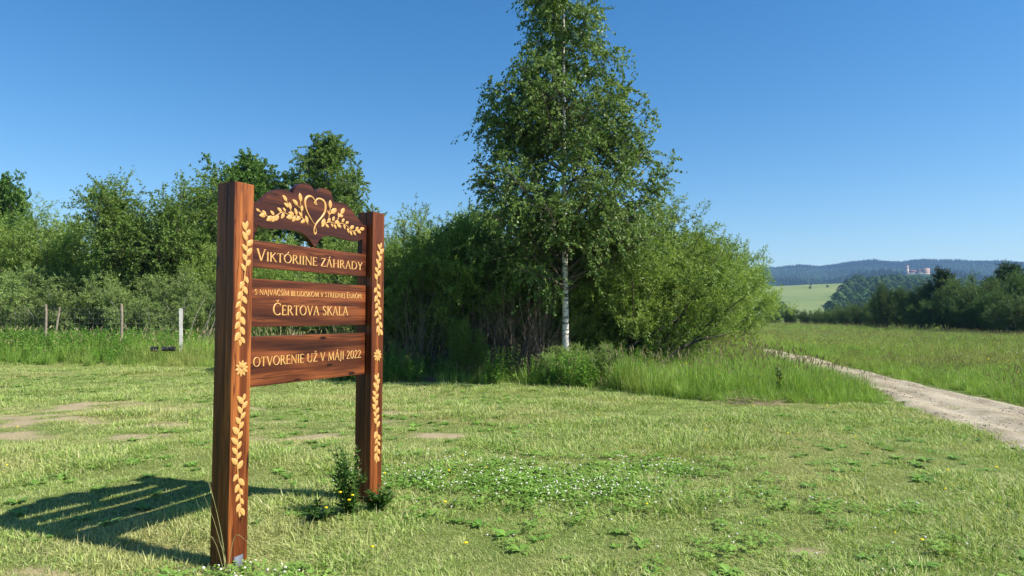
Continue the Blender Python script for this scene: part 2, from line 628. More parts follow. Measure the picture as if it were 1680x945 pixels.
hx = np.concatenate([np.arange(-1500, 100, 80), np.arange(100, 2700, 12), np.arange(2700, 4001, 100)])
hy = np.concatenate([np.arange(392, 1100, 9), np.arange(1100, 2950, 25), np.arange(2950, 3600, 80)])
link('hills', grid_mesh('hills', hx, hy, hills_z, [hills_material()], {'field': field_mask}), kind='structure')

# ------------------------------------------------------------------ scatter (only for what nobody could count)
SRC = bpy.data.collections                      # source shapes live in collections that are not in the scene


def scatter(name, protos, P, rz, scl, idx, tint, tilt=None, label=None):
    col = bpy.data.collections.new(name + '_shapes')
    for k, me in enumerate(protos):
        col.objects.link(bpy.data.objects.new('shape_%02d_%s' % (k, name), me))
    n = len(P)
    me = np_mesh(name, P, [], None, {'scl': scl, 'idx': idx, 'itint': tint})
    rot = me.attributes.new('rot', 'FLOAT_VECTOR', 'POINT')
    r = np.zeros((n, 3), dtype=np.float32)
    r[:, 2] = rz
    if tilt is not None:
        r[:, 0] = tilt
    rot.data.foreach_set('vector', r.ravel())
    ng = bpy.data.node_groups.new(name + '_nodes', 'GeometryNodeTree')
    ng.interface.new_socket('Geometry', in_out='INPUT', socket_type='NodeSocketGeometry')
    ng.interface.new_socket('Geometry', in_out='OUTPUT', socket_type='NodeSocketGeometry')
    gi, go = ng.nodes.new('NodeGroupInput'), ng.nodes.new('NodeGroupOutput')
    ip = ng.nodes.new('GeometryNodeInstanceOnPoints')
    ci = ng.nodes.new('GeometryNodeCollectionInfo')
    ci.inputs['Collection'].default_value = col
    ci.inputs['Separate Children'].default_value = True
    ci.inputs['Reset Children'].default_value = True

    def named(a, t):
        q = ng.nodes.new('GeometryNodeInputNamedAttribute')
        q.data_type = t
        q.inputs[0].default_value = a
        return q.outputs[0]
    L = ng.links.new
    L(gi.outputs[0], ip.inputs['Points'])
    L(ci.outputs[0], ip.inputs['Instance'])
    ip.inputs['Pick Instance'].default_value = True
    L(named('idx', 'FLOAT'), ip.inputs['Instance Index'])
    L(named('rot', 'FLOAT_VECTOR'), ip.inputs['Rotation'])
    L(named('scl', 'FLOAT'), ip.inputs['Scale'])
    L(ip.outputs[0], go.inputs[0])
    o = link(name, me, kind='stuff')
    if label:
        o['label'] = label
    md = o.modifiers.new('scatter', 'NODES')
    md.node_group = ng
    return o


# blades of grass ------------------------------------------------------------
def blade_tuft(n, radius, h0, h1, wid, lean, seed, tint0=0.0, tint1=1.0, seg=2):
    r = np.random.default_rng(seed)
    P = np.zeros((n, 3))
    a = r.uniform(0, 2 * PI, n)
    rr = radius * np.sqrt(r.uniform(0, 1, n))
    P[:, 0], P[:, 1] = rr * np.cos(a), rr * np.sin(a)
    P[:, 2] = -0.01
    az = a + r.normal(0, 1.2, n)
    ln = r.uniform(h0, h1, n)
    le = np.abs(r.normal(0, lean, n))
    out = np.stack([np.cos(az), np.sin(az), np.zeros(n)], 1)
    side = np.stack([-np.sin(az), np.cos(az), np.zeros(n)], 1)
    ang = r.uniform(-0.9, 0.9, n)[:, None]
    side = norm(side * np.cos(ang) + out * np.sin(ang))
    D0 = norm(out * (le * 0.5)[:, None] + np.array([0, 0, 1.0]))
    bend = out * (le * ln * 0.75)[:, None] - np.array([0, 0, 1.0]) * (np.minimum(le, 1.2) * ln * 0.33)[:, None]
    ts = np.linspace(0, 1, seg + 1)
    vs, tt = [], []
    tint = r.uniform(tint0, tint1, n)
    w_ = wid * r.uniform(0.7, 1.3, n)
    for k, t in enumerate(ts[:-1]):
        c = P + D0 * (ln * t)[:, None] + bend * t * t
        hw = (w_ * (1 - 0.55 * t) * 0.5)[:, None]
        vs += [c - side * hw, c + side * hw]
    vs.append(P + D0 * ln[:, None] + bend)
    V = np.stack(vs, 1)                                     # n, 2*seg+1, 3
    m = V.shape[1]
    base = np.arange(n) * m
    q = [np.stack([base + 2 * k, base + 2 * k + 1, base + 2 * k + 3, base + 2 * k + 2], 1) for k in range(seg - 1)]
    k = seg - 1
    t3 = np.stack([base + 2 * k, base + 2 * k + 1, base + 2 * k + 2], 1)
    return V.reshape(-1, 3), q + [t3], np.repeat(tint, m)


M_BLADE = leaf_mat('lawn_blade', (0.11, 0.22, 0.03), (0.43, 0.54, 0.14), 0.3, 0.5, 0.3, inst=(0.50, 0.48, 0.20), yellow=(0.60, 0.54, 0.30), variation=0.2)
M_TALL = leaf_mat('meadow_blade', (0.12, 0.25, 0.03), (0.37, 0.52, 0.10), 0.32, 0.5, 0.3, inst=(0.38, 0.39, 0.12), yellow=(0.46, 0.43, 0.18), variation=0.25)
M_SEED = leaf_mat('seed_head', (0.24, 0.20, 0.10), (0.42, 0.38, 0.20), 0.2, 0.7, 0.1, variation=0.2)
M_HERB = leaf_mat('herb_leaf', (0.07, 0.20, 0.025), (0.19, 0.37, 0.05), 0.35, 0.5, 0.3, inst=(0.26, 0.40, 0.08), variation=0.25)
M_WHITE = plain_mat('white_petal', (0.62, 0.60, 0.48), 0.8, 0.1)
M_PEBBLE = plain_mat('pebble', (0.40, 0.34, 0.26), 0.9, 0.1)
M_YELLOW = plain_mat('yellow_petal', (0.85, 0.62, 0.02), 0.7, 0.1)


def lawn_tuft(seed, tall=1.0, n=30):
    g = Geo()
    v, f, t = blade_tuft(n, 0.11, 0.022 * tall, 0.052 * tall, 0.0066, 1.25, seed, 0.0, 0.72)
    g.add(v, f, t)
    v, f, t = blade_tuft(n // 3, 0.12, 0.04, 0.085, 0.0045, 2.8, seed + 50, 0.7, 1.0)      # mown stalks lying flat
    g.add(v, f, t)
    return g.mesh('lawn_tuft', [M_BLADE])


def rosette(seed, n=13, ln=0.085, wd=0.03):
    r = np.random.default_rng(seed)
    g = Geo()
    for k in range(n):
        a = r.uniform(0, 2 * PI)
        o = np.array([math.cos(a), math.sin(a), 0])
        s = np.array([-o[1], o[0], 0])
        l = ln * r.uniform(0.6, 1.2)
        up = r.uniform(0.25, 0.9)
        q = [o * l * t + np.array([0, 0, l * up * (t - 0.55 * t * t)]) for t in (0.05, 0.35, 0.7, 1.0)]
        hw = [0.2, 0.8, 1.0, 0.0]
        v = []
        for p_, h in zip(q, hw):
            v += [p_ - s * wd * h * 0.5 + np.array([0, 0, 0.004 * h]), p_ + s * wd * h * 0.5 + np.array([0, 0, 0.004 * h])]
        g.add(v, np.array([(0, 1, 3, 2), (2, 3, 5, 4), (4, 5, 7, 6)]), r.uniform(0.2, 0.9))
    return g.mesh('rosette', [M_HERB])


def clover_tuft(seed):
    r = np.random.default_rng(seed)
    v = []
    g = Geo()
    for k in range(26):                                     # trifoliate leaves
        p_ = np.array([r.normal(0, 0.06), r.normal(0, 0.06), r.uniform(0.03, 0.06)])
        a0 = r.uniform(0, 2 * PI)
        for j in range(3):
            a = a0 + j * 2.1
            o = np.array([math.cos(a), math.sin(a), r.normal(0, 0.25)])
            s = np.array([-math.sin(a), math.cos(a), r.normal(0, 0.2)])
            g.add([p_, p_ + o * 0.010 + s * 0.009, p_ + o * 0.02, p_ + o * 0.010 - s * 0.009], np.array([(0, 1, 2, 3)]), r.uniform(0.3, 1))
    return g.mesh('clover_leaves', [M_HERB])


def head_mesh(name, mat, rad, stem, seed, flat=0.8):
    r = np.random.default_rng(seed)
    bm = bmesh.new()
    bmesh.ops.create_icosphere(bm, subdivisions=1, radius=rad)
    for v in bm.verts:
        v.co = v.co * r.uniform(0.75, 1.15)
        v.co.z = v.co.z * flat + stem
    me = bpy.data.meshes.new(name)
    bm.to_mesh(me)
    bm.free()
    me.materials.append(mat)
    return me


def tall_tuft(seed, h=0.6, n=56, seeds=2):
    r = np.random.default_rng(seed)
    g = Geo()
    v, f, t = blade_tuft(n, 0.16, h * 0.45, h * 1.05, 0.007, 0.38, seed, 0.0, 0.8, seg=3)
    g.add(v, f, t)
    v, f, t = blade_tuft(max(seeds, 1) * 2, 0.16, h * 0.95, h * 1.3, 0.0035, 0.22, seed + 9, 0.7, 1.0, seg=3)
    g.add(v, f, t)
    me = g.mesh('tall_tuft', [M_TALL, M_SEED])
    tips = v.reshape(max(seeds, 1) * 2, -1, 3)[:, -1]
    gs = Geo()
    bm = bmesh.new()
    bm.from_mesh(me)
    lay = bm.verts.layers.float.get('tint')
    for tip in (tips if seeds else []):
        ln, wd = r.uniform(0.05, 0.11), r.uniform(0.008, 0.016)
        d = Vector((r.normal(0, 0.25), r.normal(0, 0.25), 1)).normalized()
        s = d.orthogonal().normalized()
        for q in range(2):
            s2 = s if q == 0 else d.cross(s)
            c = Vector(tip) + d * ln * 0.4
            vv = [bm.verts.new(Vector(tip) - d * 0.02), bm.verts.new(c + s2 * wd), bm.verts.new(Vector(tip) + d * ln), bm.verts.new(c - s2 * wd)]
            for x_ in vv:
                x_[lay] = r.uniform(0, 1)
            fc = bm.faces.new(vv)
            fc.material_index = 1
    bm.to_mesh(me)
    bm.free()
    return me


def herb(seed, h=0.7, stems=7):
    """leafy upright herb such as nettles beside the fence"""
    r = np.random.default_rng(seed)
    g = Geo()
    for k in range(stems):
        b = np.array([r.normal(0, 0.12), r.normal(0, 0.12), 0])
        top = b + np.array([r.normal(0, 0.12), r.normal(0, 0.12), h * r.uniform(0.6, 1.1)])
        v, f = path_tube([b, (b + top) / 2 + r.normal(0, 0.02, 3), top], [0.005, 0.004, 0.002], 3)
        g.add(v, f, 0.3)
        nl = 22
        t = np.linspace(0.15, 1, nl)
        P = b + (top - b) * t[:, None]
        a = np.arange(nl) * 2.4 + r.uniform(0, 6)
        D = norm(np.stack([np.cos(a), np.sin(a), r.uniform(-0.5, 0.5, nl)], 1))
        v, f = leaf_quads(P, D, np.tile([0.1, 0.1, 1.0], (nl, 1)) + r.normal(0, 0.25, (nl, 3)), np.linspace(0.13, 0.05, nl) * r.uniform(0.7, 1.2, nl), np.linspace(0.06, 0.025, nl))
        g.add(v, f, np.repeat(r.uniform(0.1, 1, nl), 4))
    return g.mesh('herb', [M_HERB])


def in_poly(x, y, poly):
    x, y = np.asarray(x), np.asarray(y)
    c = np.zeros(len(x), bool)
    n = len(poly)
    for i in range(n):
        x1, y1 = poly[i]
        x2, y2 = poly[(i + 1) % n]
        cond = ((y1 > y) != (y2 > y)) & (x < (x2 - x1) * (y - y1) / (y2 - y1 + 1e-12) + x1)
        c ^= cond
    return c


# zones (metres): tall grass between bush and path, fringe below the bush, rough strip by the fence
TALL_PATCH = [(2.3, 14.3), (3.2, 13.1), (4.3, 12.5), (5.6, 12.6), (6.75, 12.5), (7.2, 13.7), (7.7, 17), (8.1, 20.5), (9.0, 25), (10.3, 32), (10.9, 40), (7.5, 40), (6.0, 26), (4.0, 19), (2.6, 16)]
FRINGE = [(-6.5, 17.6), (-4.8, 16.9), (-3.0, 16.6), (-1.2, 15.9), (0.6, 15.5), (2.4, 14.4), (4.5, 17.5), (2.5, 20.5), (-6, 20.5)]
ROUGH = [(-30, 21.6), (-19, 21.4), (-15.8, 21.3), (-12.5, 20.8), (-9.9, 20.3), (-8.6, 20.2), (-6.6, 19.0), (-4.6, 19.0), (-4.5, 26), (-30, 30)]


def scatter_points(x0, x1, y0, y1, dens):
    n = int((x1 - x0) * (y1 - y0) * dens)
    return rng.uniform(x0, x1, n), rng.uniform(y0, y1, n)


def in_view(x, y, m=2.5):
    return (np.abs(x) < 0.80 * y + m) & (y > 0.8)


def full(P, sl, tint, nproto, **kw):
    n = len(P)
    return dict(P=P, rz=rng.uniform(0, 2 * PI, n), scl=sl, idx=rng.integers(0, nproto, n).astype(float), tint=tint, **kw)


SPAN_ = 1.4948


def grass():
    X, Y = [], []
    for (y0, y1, xw, dn) in ((1.5, 5.5, 7, 430), (5.5, 9, 10, 300), (9, 14, 14, 170), (14, 24, 21, 90)):
        x, y = scatter_points(-xw, xw, y0, y1, dn)
        X.append(x)
        Y.append(y)
    x, y = np.concatenate(X), np.concatenate(Y)
    l, r = path_x(y)
    b = bare(x, y)
    keep = in_view(x, y) & (x < l - 0.08 + rng.uniform(-0.15, 0.25, len(x))) & ~in_poly(x, y, TALL_PATCH) & (rng.uniform(0, 1, len(x)) > b * 0.78)
    clump = fbm(x * 0.8, y * 0.8, 60, 4)
    keep &= rng.uniform(0, 1, len(x)) < 0.75 + 1.1 * (clump - 0.25)
    x, y, b, clump = x[keep], y[keep], b[keep], clump[keep]
    dry = np.clip((fbm(x * 0.55, y * 0.55, 70, 5) - 0.45) * 3.2, 0, 1) * 0.65 + rng.uniform(0, 0.25, len(x))
    dry = np.clip(np.maximum(dry, b * 0.9) + 0.12 * smooth(y, 8, 16), 0, 0.95)
    s = (0.68 + 0.9 * smooth(clump, 0.36, 0.66)) * rng.uniform(0.75, 1.25, len(x)) * (1 + 0.25 * smooth(y, 8, 20)) * (1 - 0.4 * b)
    for t_ in (0.08, SPAN_ + 0.08):                        # trodden short at the feet of the sign posts
        s *= 1 - 0.5 * np.exp(-((x - (-1.8641 + 0.4394 * t_)) ** 2 + (y - (4.5923 + 0.8983 * t_)) ** 2) / 0.12)
    pr = [lawn_tuft(k) for k in range(5)] + [lawn_tuft(20 + k, 1.25, 34) for k in range(2)]
    P = np.stack([x, y, gz(x, y)], 1)
    d = full(P, s, dry, 7)
    lush = smooth(fbm(x * 2.6, y * 2.6, 75, 3), 0.5, 0.64)
    d['tint'] = np.clip(d['tint'] * (1 - 0.8 * lush), 0, 1)
    d['scl'] = d['scl'] * (1 + 0.25 * lush)
    d['idx'] = np.where(rng.uniform(0, 1, len(x)) < lush * 0.7, rng.integers(5, 7, len(x)), rng.integers(0, 5, len(x))).astype(float)
    scatter('lawn_grass', pr, label='short mown grass with dry patches', **d)
    # broad-leaved weeds
    x, y = scatter_points(-14, 9, 2, 19, 11)
    l, r = path_x(y)
    wd = fbm(x * 0.7, y * 0.7, 80, 3)
    k = in_view(x, y) & (x < l) & ~in_poly(x, y, TALL_PATCH) & (rng.uniform(0, 1, len(x)) < smooth(wd, 0.38, 0.62)) & (bare(x, y) < 0.5)
    x, y = x[k], y[k]
    scatter('lawn_weeds', [rosette(100 + q) for q in range(4)], label='low broad leaved weeds in the lawn',
            **full(np.stack([x, y, gz(x, y)], 1), rng.uniform(0.5, 1.35, len(x)), rng.uniform(0, 0.6, len(x)), 4))
    # clover: leaf mats and white heads, thickest in one patch
    c1, c2, c3 = ground_at(850, 800), ground_at(990, 808), ground_at(800, 770)
    px, py = [], []
    for (c, sx, sy, n) in ((c1, .6, .35, 110), (c2, .4, .25, 110), (c3, .6, .5, 90), (ground_at(700, 790), .4, .2, 60), (ground_at(1090, 770), .4, .3, 60),
                           (ground_at(395, 925), .2, .1, 22), (ground_at(1240, 840), 1.0, .8, 60)):
        px.append(rng.normal(c[0], sx, n))
        py.append(rng.normal(c[1], sy, n))
    x, y = np.concatenate(px), np.concatenate(py)
    z = gz(x, y)
    scatter('clover_flowers', [head_mesh('clover_head', M_WHITE, 0.0095, 0.06 + 0.012 * q, q) for q in range(3)], label='white clover heads in the lawn',
            **full(np.stack([x, y, z], 1), rng.uniform(0.7, 1.25, len(x)), rng.uniform(0, 1, len(x)), 3, tilt=rng.normal(0, 0.25, len(x))))
    x, y = x + rng.normal(0, 0.12, len(x)), y + rng.normal(0, 0.12, len(x))
    scatter('clover_leaves', [clover_tuft(q) for q in range(3)], label='clover leaves in the lawn',
            **full(np.stack([x, y, gz(x, y)], 1), rng.uniform(0.8, 1.3, len(x)), rng.uniform(0.3, 0.9, len(x)), 3))
    # yellow flowers in lawn, tall patch and meadow
    x, y = scatter_points(-10, 9, 3, 14, 0.35)
    l, r = path_x(y)
    k = (x < l) & in_view(x, y) & (fbm(x * .5, y * .5, 90, 2) > 0.45)
    x, y = x[k], y[k]
    z = gz(x, y) + 0.02
    xa, ya = scatter_points(2.5, 40, 12, 60, 2.4)
    l, r = path_x(ya)
    k = in_view(xa, ya) & ((xa > r + 0.1) | in_poly(xa, ya, TALL_PATCH)) & (rng.uniform(0, 1, len(xa)) < smooth(fbm(xa * .35, ya * .35, 95, 3), 0.42, 0.62))
    xa, ya = xa[k], ya[k]
    za = gz(xa, ya) + rng.uniform(0.3, 0.62, len(xa))
    x, y, z = np.concatenate([x, xa]), np.concatenate([y, ya]), np.concatenate([z, za])
    scatter('yellow_flowers', [head_mesh('yellow_head', M_YELLOW, 0.012, 0.045, 40 + q, 0.5) for q in range(2)], label='small yellow flowers in the grass',
            **full(np.stack([x, y, z], 1), rng.uniform(0.8, 1.5, len(x)), rng.uniform(0, 1, len(x)), 2, tilt=rng.normal(0, 0.3, len(x))))
    xa, ya = scatter_points(9, 40, 12, 60, 1.2)
    l, r = path_x(ya)
    k = in_view(xa, ya) & (xa > r + 0.1) & (rng.uniform(0, 1, len(xa)) < smooth(fbm(xa * .35, ya * .35, 99, 3), 0.45, 0.65))
    xa, ya = xa[k], ya[k]
    scatter('white_flowers', [head_mesh('white_head', M_WHITE, 0.016, 0.05, 60 + q, 0.4) for q in range(2)], label='small white flowers in the meadow',
            **full(np.stack([xa, ya, rng.uniform(0.35, 0.65, len(xa))], 1), rng.uniform(0.8, 1.5, len(xa)), rng.uniform(0, 1, len(xa)), 2))


def meadow():
    pr = [tall_tuft(200 + k, 0.40 + 0.045 * k) for k in range(5)]
    fresh = [tall_tuft(220 + k, 0.42 + 0.045 * k, 64, 0 if k < 3 else 1) for k in range(5)]
    # the patch between the bush and the path
    x, y = scatter_points(2, 11.5, 12, 41, 42)
    k = in_poly(x, y, TALL_PATCH)
    x, y = x[k], y[k]
    l, r = path_x(y)
    edge = smooth(y, 12.3, 14.2) * (0.4 + 0.6 * np.maximum(smooth(l - x, 0.4, 2.0), smooth(y, 22, 27)))
    s = rng.uniform(0.6, 1.25, len(x)) * (0.45 + 0.75 * edge) * (0.75 + 0.5 * fbm(x * .9, y * .9, 110, 2))
    scatter('tall_grass', fresh, label='tall uncut grass between bush and path',
            **full(np.stack([x, y, gz(x, y)], 1), s, np.clip((fbm(x, y, 111, 3) - 0.5) * 1.2, 0, 0.4), 5))
    # the hay meadow beyond the path
    X, Y, S = [], [], []
    for (x0, x1, y0, y1, dn, sz) in ((8, 30, 2, 26, 34, 0.95), (9, 60, 26, 60, 10, 1.15), (8, 125, 60, 135, 2.6, 1.5)):
        x, y = scatter_points(x0, x1, y0, y1, dn)
        X.append(x)
        Y.append(y)
        S.append(rng.uniform(0.65, 1.15, len(x)) * sz)
    x, y, s = np.concatenate(X), np.concatenate(Y), np.concatenate(S)
    l, r = path_x(y)
    k = in_view(x, y, 4) & (x > r + 0.05 + rng.uniform(-0.1, 0.3, len(x)))
    x, y, s, r = x[k], y[k], s[k], r[k]
    s *= (0.6 + 0.4 * smooth(x - r, 0, 0.8)) * (0.55 + 0.6 * fbm(x * .3, y * .3, 120, 3))
    dry = np.clip((fbm(x * .22, y * .22, 121, 4) - 0.44) * 2.4 + 0.25 * smooth(y, 22, 50), 0, 0.75)
    pr2 = fresh[:3] + pr[:2]
    scatter('meadow_grass', pr2, label='flowering hay meadow beyond the dirt path', **full(np.stack([x, y, gz(x, y)], 1), s, dry, 5))
    # fringe below the bush
    x, y = scatter_points(-7, 5, 14, 21, 17)
    k = in_poly(x, y, FRINGE)
    x, y = x[k], y[k]
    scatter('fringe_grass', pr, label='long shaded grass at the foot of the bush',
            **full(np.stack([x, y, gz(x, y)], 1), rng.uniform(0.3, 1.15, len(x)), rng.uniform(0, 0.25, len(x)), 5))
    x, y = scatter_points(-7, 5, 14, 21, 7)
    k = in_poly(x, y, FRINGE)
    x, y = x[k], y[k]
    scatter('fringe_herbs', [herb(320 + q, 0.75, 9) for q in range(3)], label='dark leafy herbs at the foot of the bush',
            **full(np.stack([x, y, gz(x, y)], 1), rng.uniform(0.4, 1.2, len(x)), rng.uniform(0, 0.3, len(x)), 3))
    # rough strip along the fence
    x, y = scatter_points(-24, -4.4, 19, 29, 26)
    k = in_poly(x, y, ROUGH) & in_view(x, y, 3)
    x, y = x[k], y[k]
    herbs = (x < -11.2 + rng.normal(0, 0.6, len(x))) & (rng.uniform(0, 1, len(x)) < 0.55)
    h = herbs
    scatter('rough_grass', fresh, label='long grass in front of the wire fence',
            **full(np.stack([x, y, gz(x, y)], 1)[~h], (rng.uniform(0.8, 1.7, len(x)) * (0.3 + 0.8 * smooth(y, 20.2, 22.8)))[~h], np.clip((fbm(x * .6, y * .6, 130, 3) - .4) * 1.8, 0, 0.7)[~h], 5))
    hb = [herb(300 + q) for q in range(4)]
    scatter('rough_herbs', hb, label='green nettles and herbs in front of the wire fence',
            **full(np.stack([x, y, gz(x, y)], 1)[h], (rng.uniform(0.6, 1.35, len(x)) * (0.4 + 0.8 * smooth(y, 21.2, 23.4)))[h], rng.uniform(0, 0.5, h.sum()), 4))
    # tufts growing on the track
    x, y = scatter_points(5.5, 12, 6, 34, 26)
    l, r = path_x(y)
    t = (x - l) / (r - l)
    k = (t > 0.0) & (t < 1.0) & (rng.uniform(0, 1, len(x)) < np.exp(-((t - 0.48) / 0.10) ** 2) * 0.95 * smooth(fbm(x * 1.2, y * .5, 140, 3), .42, .56) + 0.5 * (t < 0.07) + 0.3 * (t > 0.95) + 0.03)
    x, y = x[k], y[k]
    scatter('track_grass', [lawn_tuft(400 + q, 1.2, 30) for q in range(3)], label='sparse grass tufts on the dirt path',
            **full(np.stack([x, y, gz(x, y) + 0.035], 1), rng.uniform(0.4, 1.15, len(x)), rng.uniform(0.1, 0.7, len(x)), 3))
    x, y = scatter_points(5.5, 11, 6, 24, 60)
    l, r = path_x(y)
    t = (x - l) / (r - l)
    k = (t > 0.03) & (t < 0.97) & (rng.uniform(0, 1, len(x)) < smooth(fbm(x * 1.5, y * 1.5, 145, 3), 0.4, 0.65))
    x, y = x[k], y[k]
    scatter('track_gravel', [head_mesh('pebble', M_PEBBLE, 0.014, 0.0, 500 + q, 0.55) for q in range(3)], label='small stones lying on the dirt path',
            **full(np.stack([x, y, gz(x, y) + 0.05], 1), rng.uniform(0.35, 1.5, len(x)), rng.uniform(0, 1, len(x)), 3))


grass()
meadow()

# ------------------------------------------------------------------ trees and shrubs
M_BIRCH = birch_bark()
M_DARKBARK = bark_mat('dark_bark', (0.045, 0.036, 0.028), (0.13, 0.105, 0.08))
M_SHADEBARK = bark_mat('bark_painted_shade', (0.022, 0.018, 0.014), (0.06, 0.048, 0.036))  # bark darkened in colour to stand for shade inside the foliage
M_GREYBARK = bark_mat('grey_bark', (0.16, 0.145, 0.12), (0.34, 0.31, 0.26))
M_TWIG = bark_mat('twig_bark', (0.055, 0.045, 0.03), (0.13, 0.105, 0.07))
M_LBIRCH = leaf_mat('birch_leaf', (0.065, 0.135, 0.027), (0.225, 0.315, 0.09), 0.40, 0.46, 0.25, variation=0.1)
M_LWILLOW = leaf_mat('willow_leaf', (0.12, 0.21, 0.036), (0.33, 0.44, 0.105), 0.44, 0.5, 0.22, variation=0.22)
M_LGREY = leaf_mat('grey_willow_leaf', (0.13, 0.215, 0.05), (0.36, 0.46, 0.155), 0.42, 0.5, 0.22, variation=0.15)
M_LALDER = leaf_mat('alder_leaf', (0.09, 0.18, 0.03), (0.26, 0.37, 0.085), 0.42, 0.48, 0.22, variation=0.2)
M_LMID = leaf_mat('shrub_leaf', (0.095, 0.185, 0.03), (0.26, 0.37, 0.085), 0.42, 0.5, 0.2, variation=0.15)
M_LMAPLE = leaf_mat('maple_leaf', (0.055, 0.145, 0.022), (0.18, 0.30, 0.06), 0.40, 0.48, 0.22, variation=0.1)
M_LPINE = leaf_mat('pine_needles', (0.025, 0.058, 0.016), (0.065, 0.115, 0.032), 0.1, 0.55, 0.3, variation=0.2)


class Curves:
    def __init__(self, P0, D, L, B, r0, r1):
        self.P0, self.D, self.L, self.B, self.r0, self.r1 = P0, norm(D), L, B, r0, r1

    def pt(self, i, t):
        t = t[:, None]
        return self.P0[i] + self.D[i] * self.L[i][:, None] * t + self.B[i] * t * t

    def tan(self, i, t):
        return norm(self.D[i] * self.L[i][:, None] + 2 * self.B[i] * t[:, None])

    def rad(self, i, t):
        return self.r0[i] * (1 - t) + self.r1[i] * t

    def tubes(self, seg, sides):
        return tubes(self.P0, self.D, self.L, self.B, self.r0, self.r1, seg, sides)


def branches_from(par, n, tmin, tmax, elev, lenf, bend_up, weight=None, r_scale=0.6, spread=1.0, power=1.0):
    """n child curves; elev(t) = share of upward pull; lenf(points, dirs, t) = lengths"""
    wgt = par.L if weight is None else weight
    i = rng.choice(len(par.L), n, p=wgt / wgt.sum())
    t = tmin + (tmax - tmin) * rng.uniform(0, 1, n) ** power
    P, T = par.pt(i, t), par.tan(i, t)
    R = rnd_dir(n)
    R = norm(R - T * (R * T).sum(1, keepdims=True) * 0.8)
    D = norm(R * spread + T * elev + np.array([0, 0, 1.0]) * rng.normal(0, 0.15, (n, 1)))
    L = lenf(P, D, t)
    B = np.array([0, 0, 1.0]) * (bend_up * L)[:, None] + rnd_dir(n) * (0.12 * L)[:, None]
    r0 = np.minimum(par.rad(i, t) * r_scale, 0.03 + L * 0.02)
    return Curves(P, D, L, B, r0, r0 * 0.3), i


def leaves_on(tw, n, size, aspect, droop, along=(0.1, 1.05), scatter_r=0.06, upn=0.7, tint_noise=1.5):
    i = rng.choice(len(tw.L), n, p=tw.L / tw.L.sum())
    t = rng.uniform(along[0], along[1], n)
    P = tw.pt(i, t) + rnd_dir(n) * (scatter_r * rng.uniform(0, 1, n))[:, None]
    T = tw.tan(i, t)
    D = norm(T * 0.55 + rnd_dir(n) * 0.9 + np.array([0, 0, -1.0]) * droop)
    Nn = norm(rnd_dir(n) + np.array([0, 0, 1.0]) * upn)
    ln = size * rng.uniform(0.65, 1.3, n)
    v, f = leaf_quads(P, D, Nn, ln, ln * aspect)
    ct = rng.uniform(0, 1, len(tw.L))
    tint = np.clip(0.45 * ct[i] + 0.55 * rng.uniform(0, 1, n), 0, 1)
    return v, f, np.repeat(tint, 4)


def stems_fan(n, base_r, lean, height, r0, jitter=0.25, curve=0.1):
    a = np.arange(n) * 2.39996 + rng.uniform(0, 6)
    k = np.sqrt((np.arange(n) + 0.5) / n)
    P = np.stack([np.cos(a) * base_r * k, np.sin(a) * base_r * k, np.full(n, -0.05)], 1)
    D = norm(np.stack([np.cos(a) * lean * k, np.sin(a) * lean * k, np.ones(n)], 1) + rng.normal(0, jitter * 0.4, (n, 3)))
    L = height * (1 - 0.25 * k ** 2) * rng.uniform(0.82, 1.05, n)
    B = np.stack([np.cos(a), np.sin(a), -0.3 * np.ones(n)], 1) * (curve * L * k)[:, None]
    r = r0 * rng.uniform(0.6, 1.1, n)
    return Curves(P, D, L, B, r, r * 0.25)


def wood_mesh(name, sets, mat):
    g = Geo()
    for cv, seg, sides in sets:
        v, f = cv.tubes(seg, sides)
        g.add(v, f)
    return g.mesh(name, [mat], True)


def shrub_meshes(name, height, lean, nstem, nbr, ntw, nleaf, leaf_size, aspect, mat, bark, bare_low=0.12, base_r=0.5, br_len=0.28, tw_len=0.12, up=0.9, droop=0.05,
                 stem_r=0.035, curve=0.12, bare_power=0.8):
    st = stems_fan(nstem, base_r, lean, height, stem_r, curve=curve)
    br, _ = branches_from(st, nbr, bare_low, 0.97, up, lambda P, D, t: height * br_len * rng.uniform(0.5, 1.1, len(t)) * (1.05 - 0.55 * t), 0.08, power=bare_power)
    tw, _ = branches_from(br, ntw, 0.1, 1.0, up * 0.8, lambda P, D, t: height * tw_len * rng.uniform(0.5, 1.15, len(t)), 0.06)
    tw2 = Curves(*[np.concatenate([getattr(a, k) for a in (tw, br)]) for k in ('P0', 'D', 'L', 'B', 'r0', 'r1')])
    v, f, t = leaves_on(tw2, nleaf, leaf_size, aspect, droop, scatter_r=leaf_size * 0.5)
    crown = np_mesh(name + '_crown', v, [f], [mat], {'tint': t})
    wood = wood_mesh(name + '_stems', [(st, 6, 6), (br, 3, 4), (tw, 2, 3)], bark)
    return wood, crown


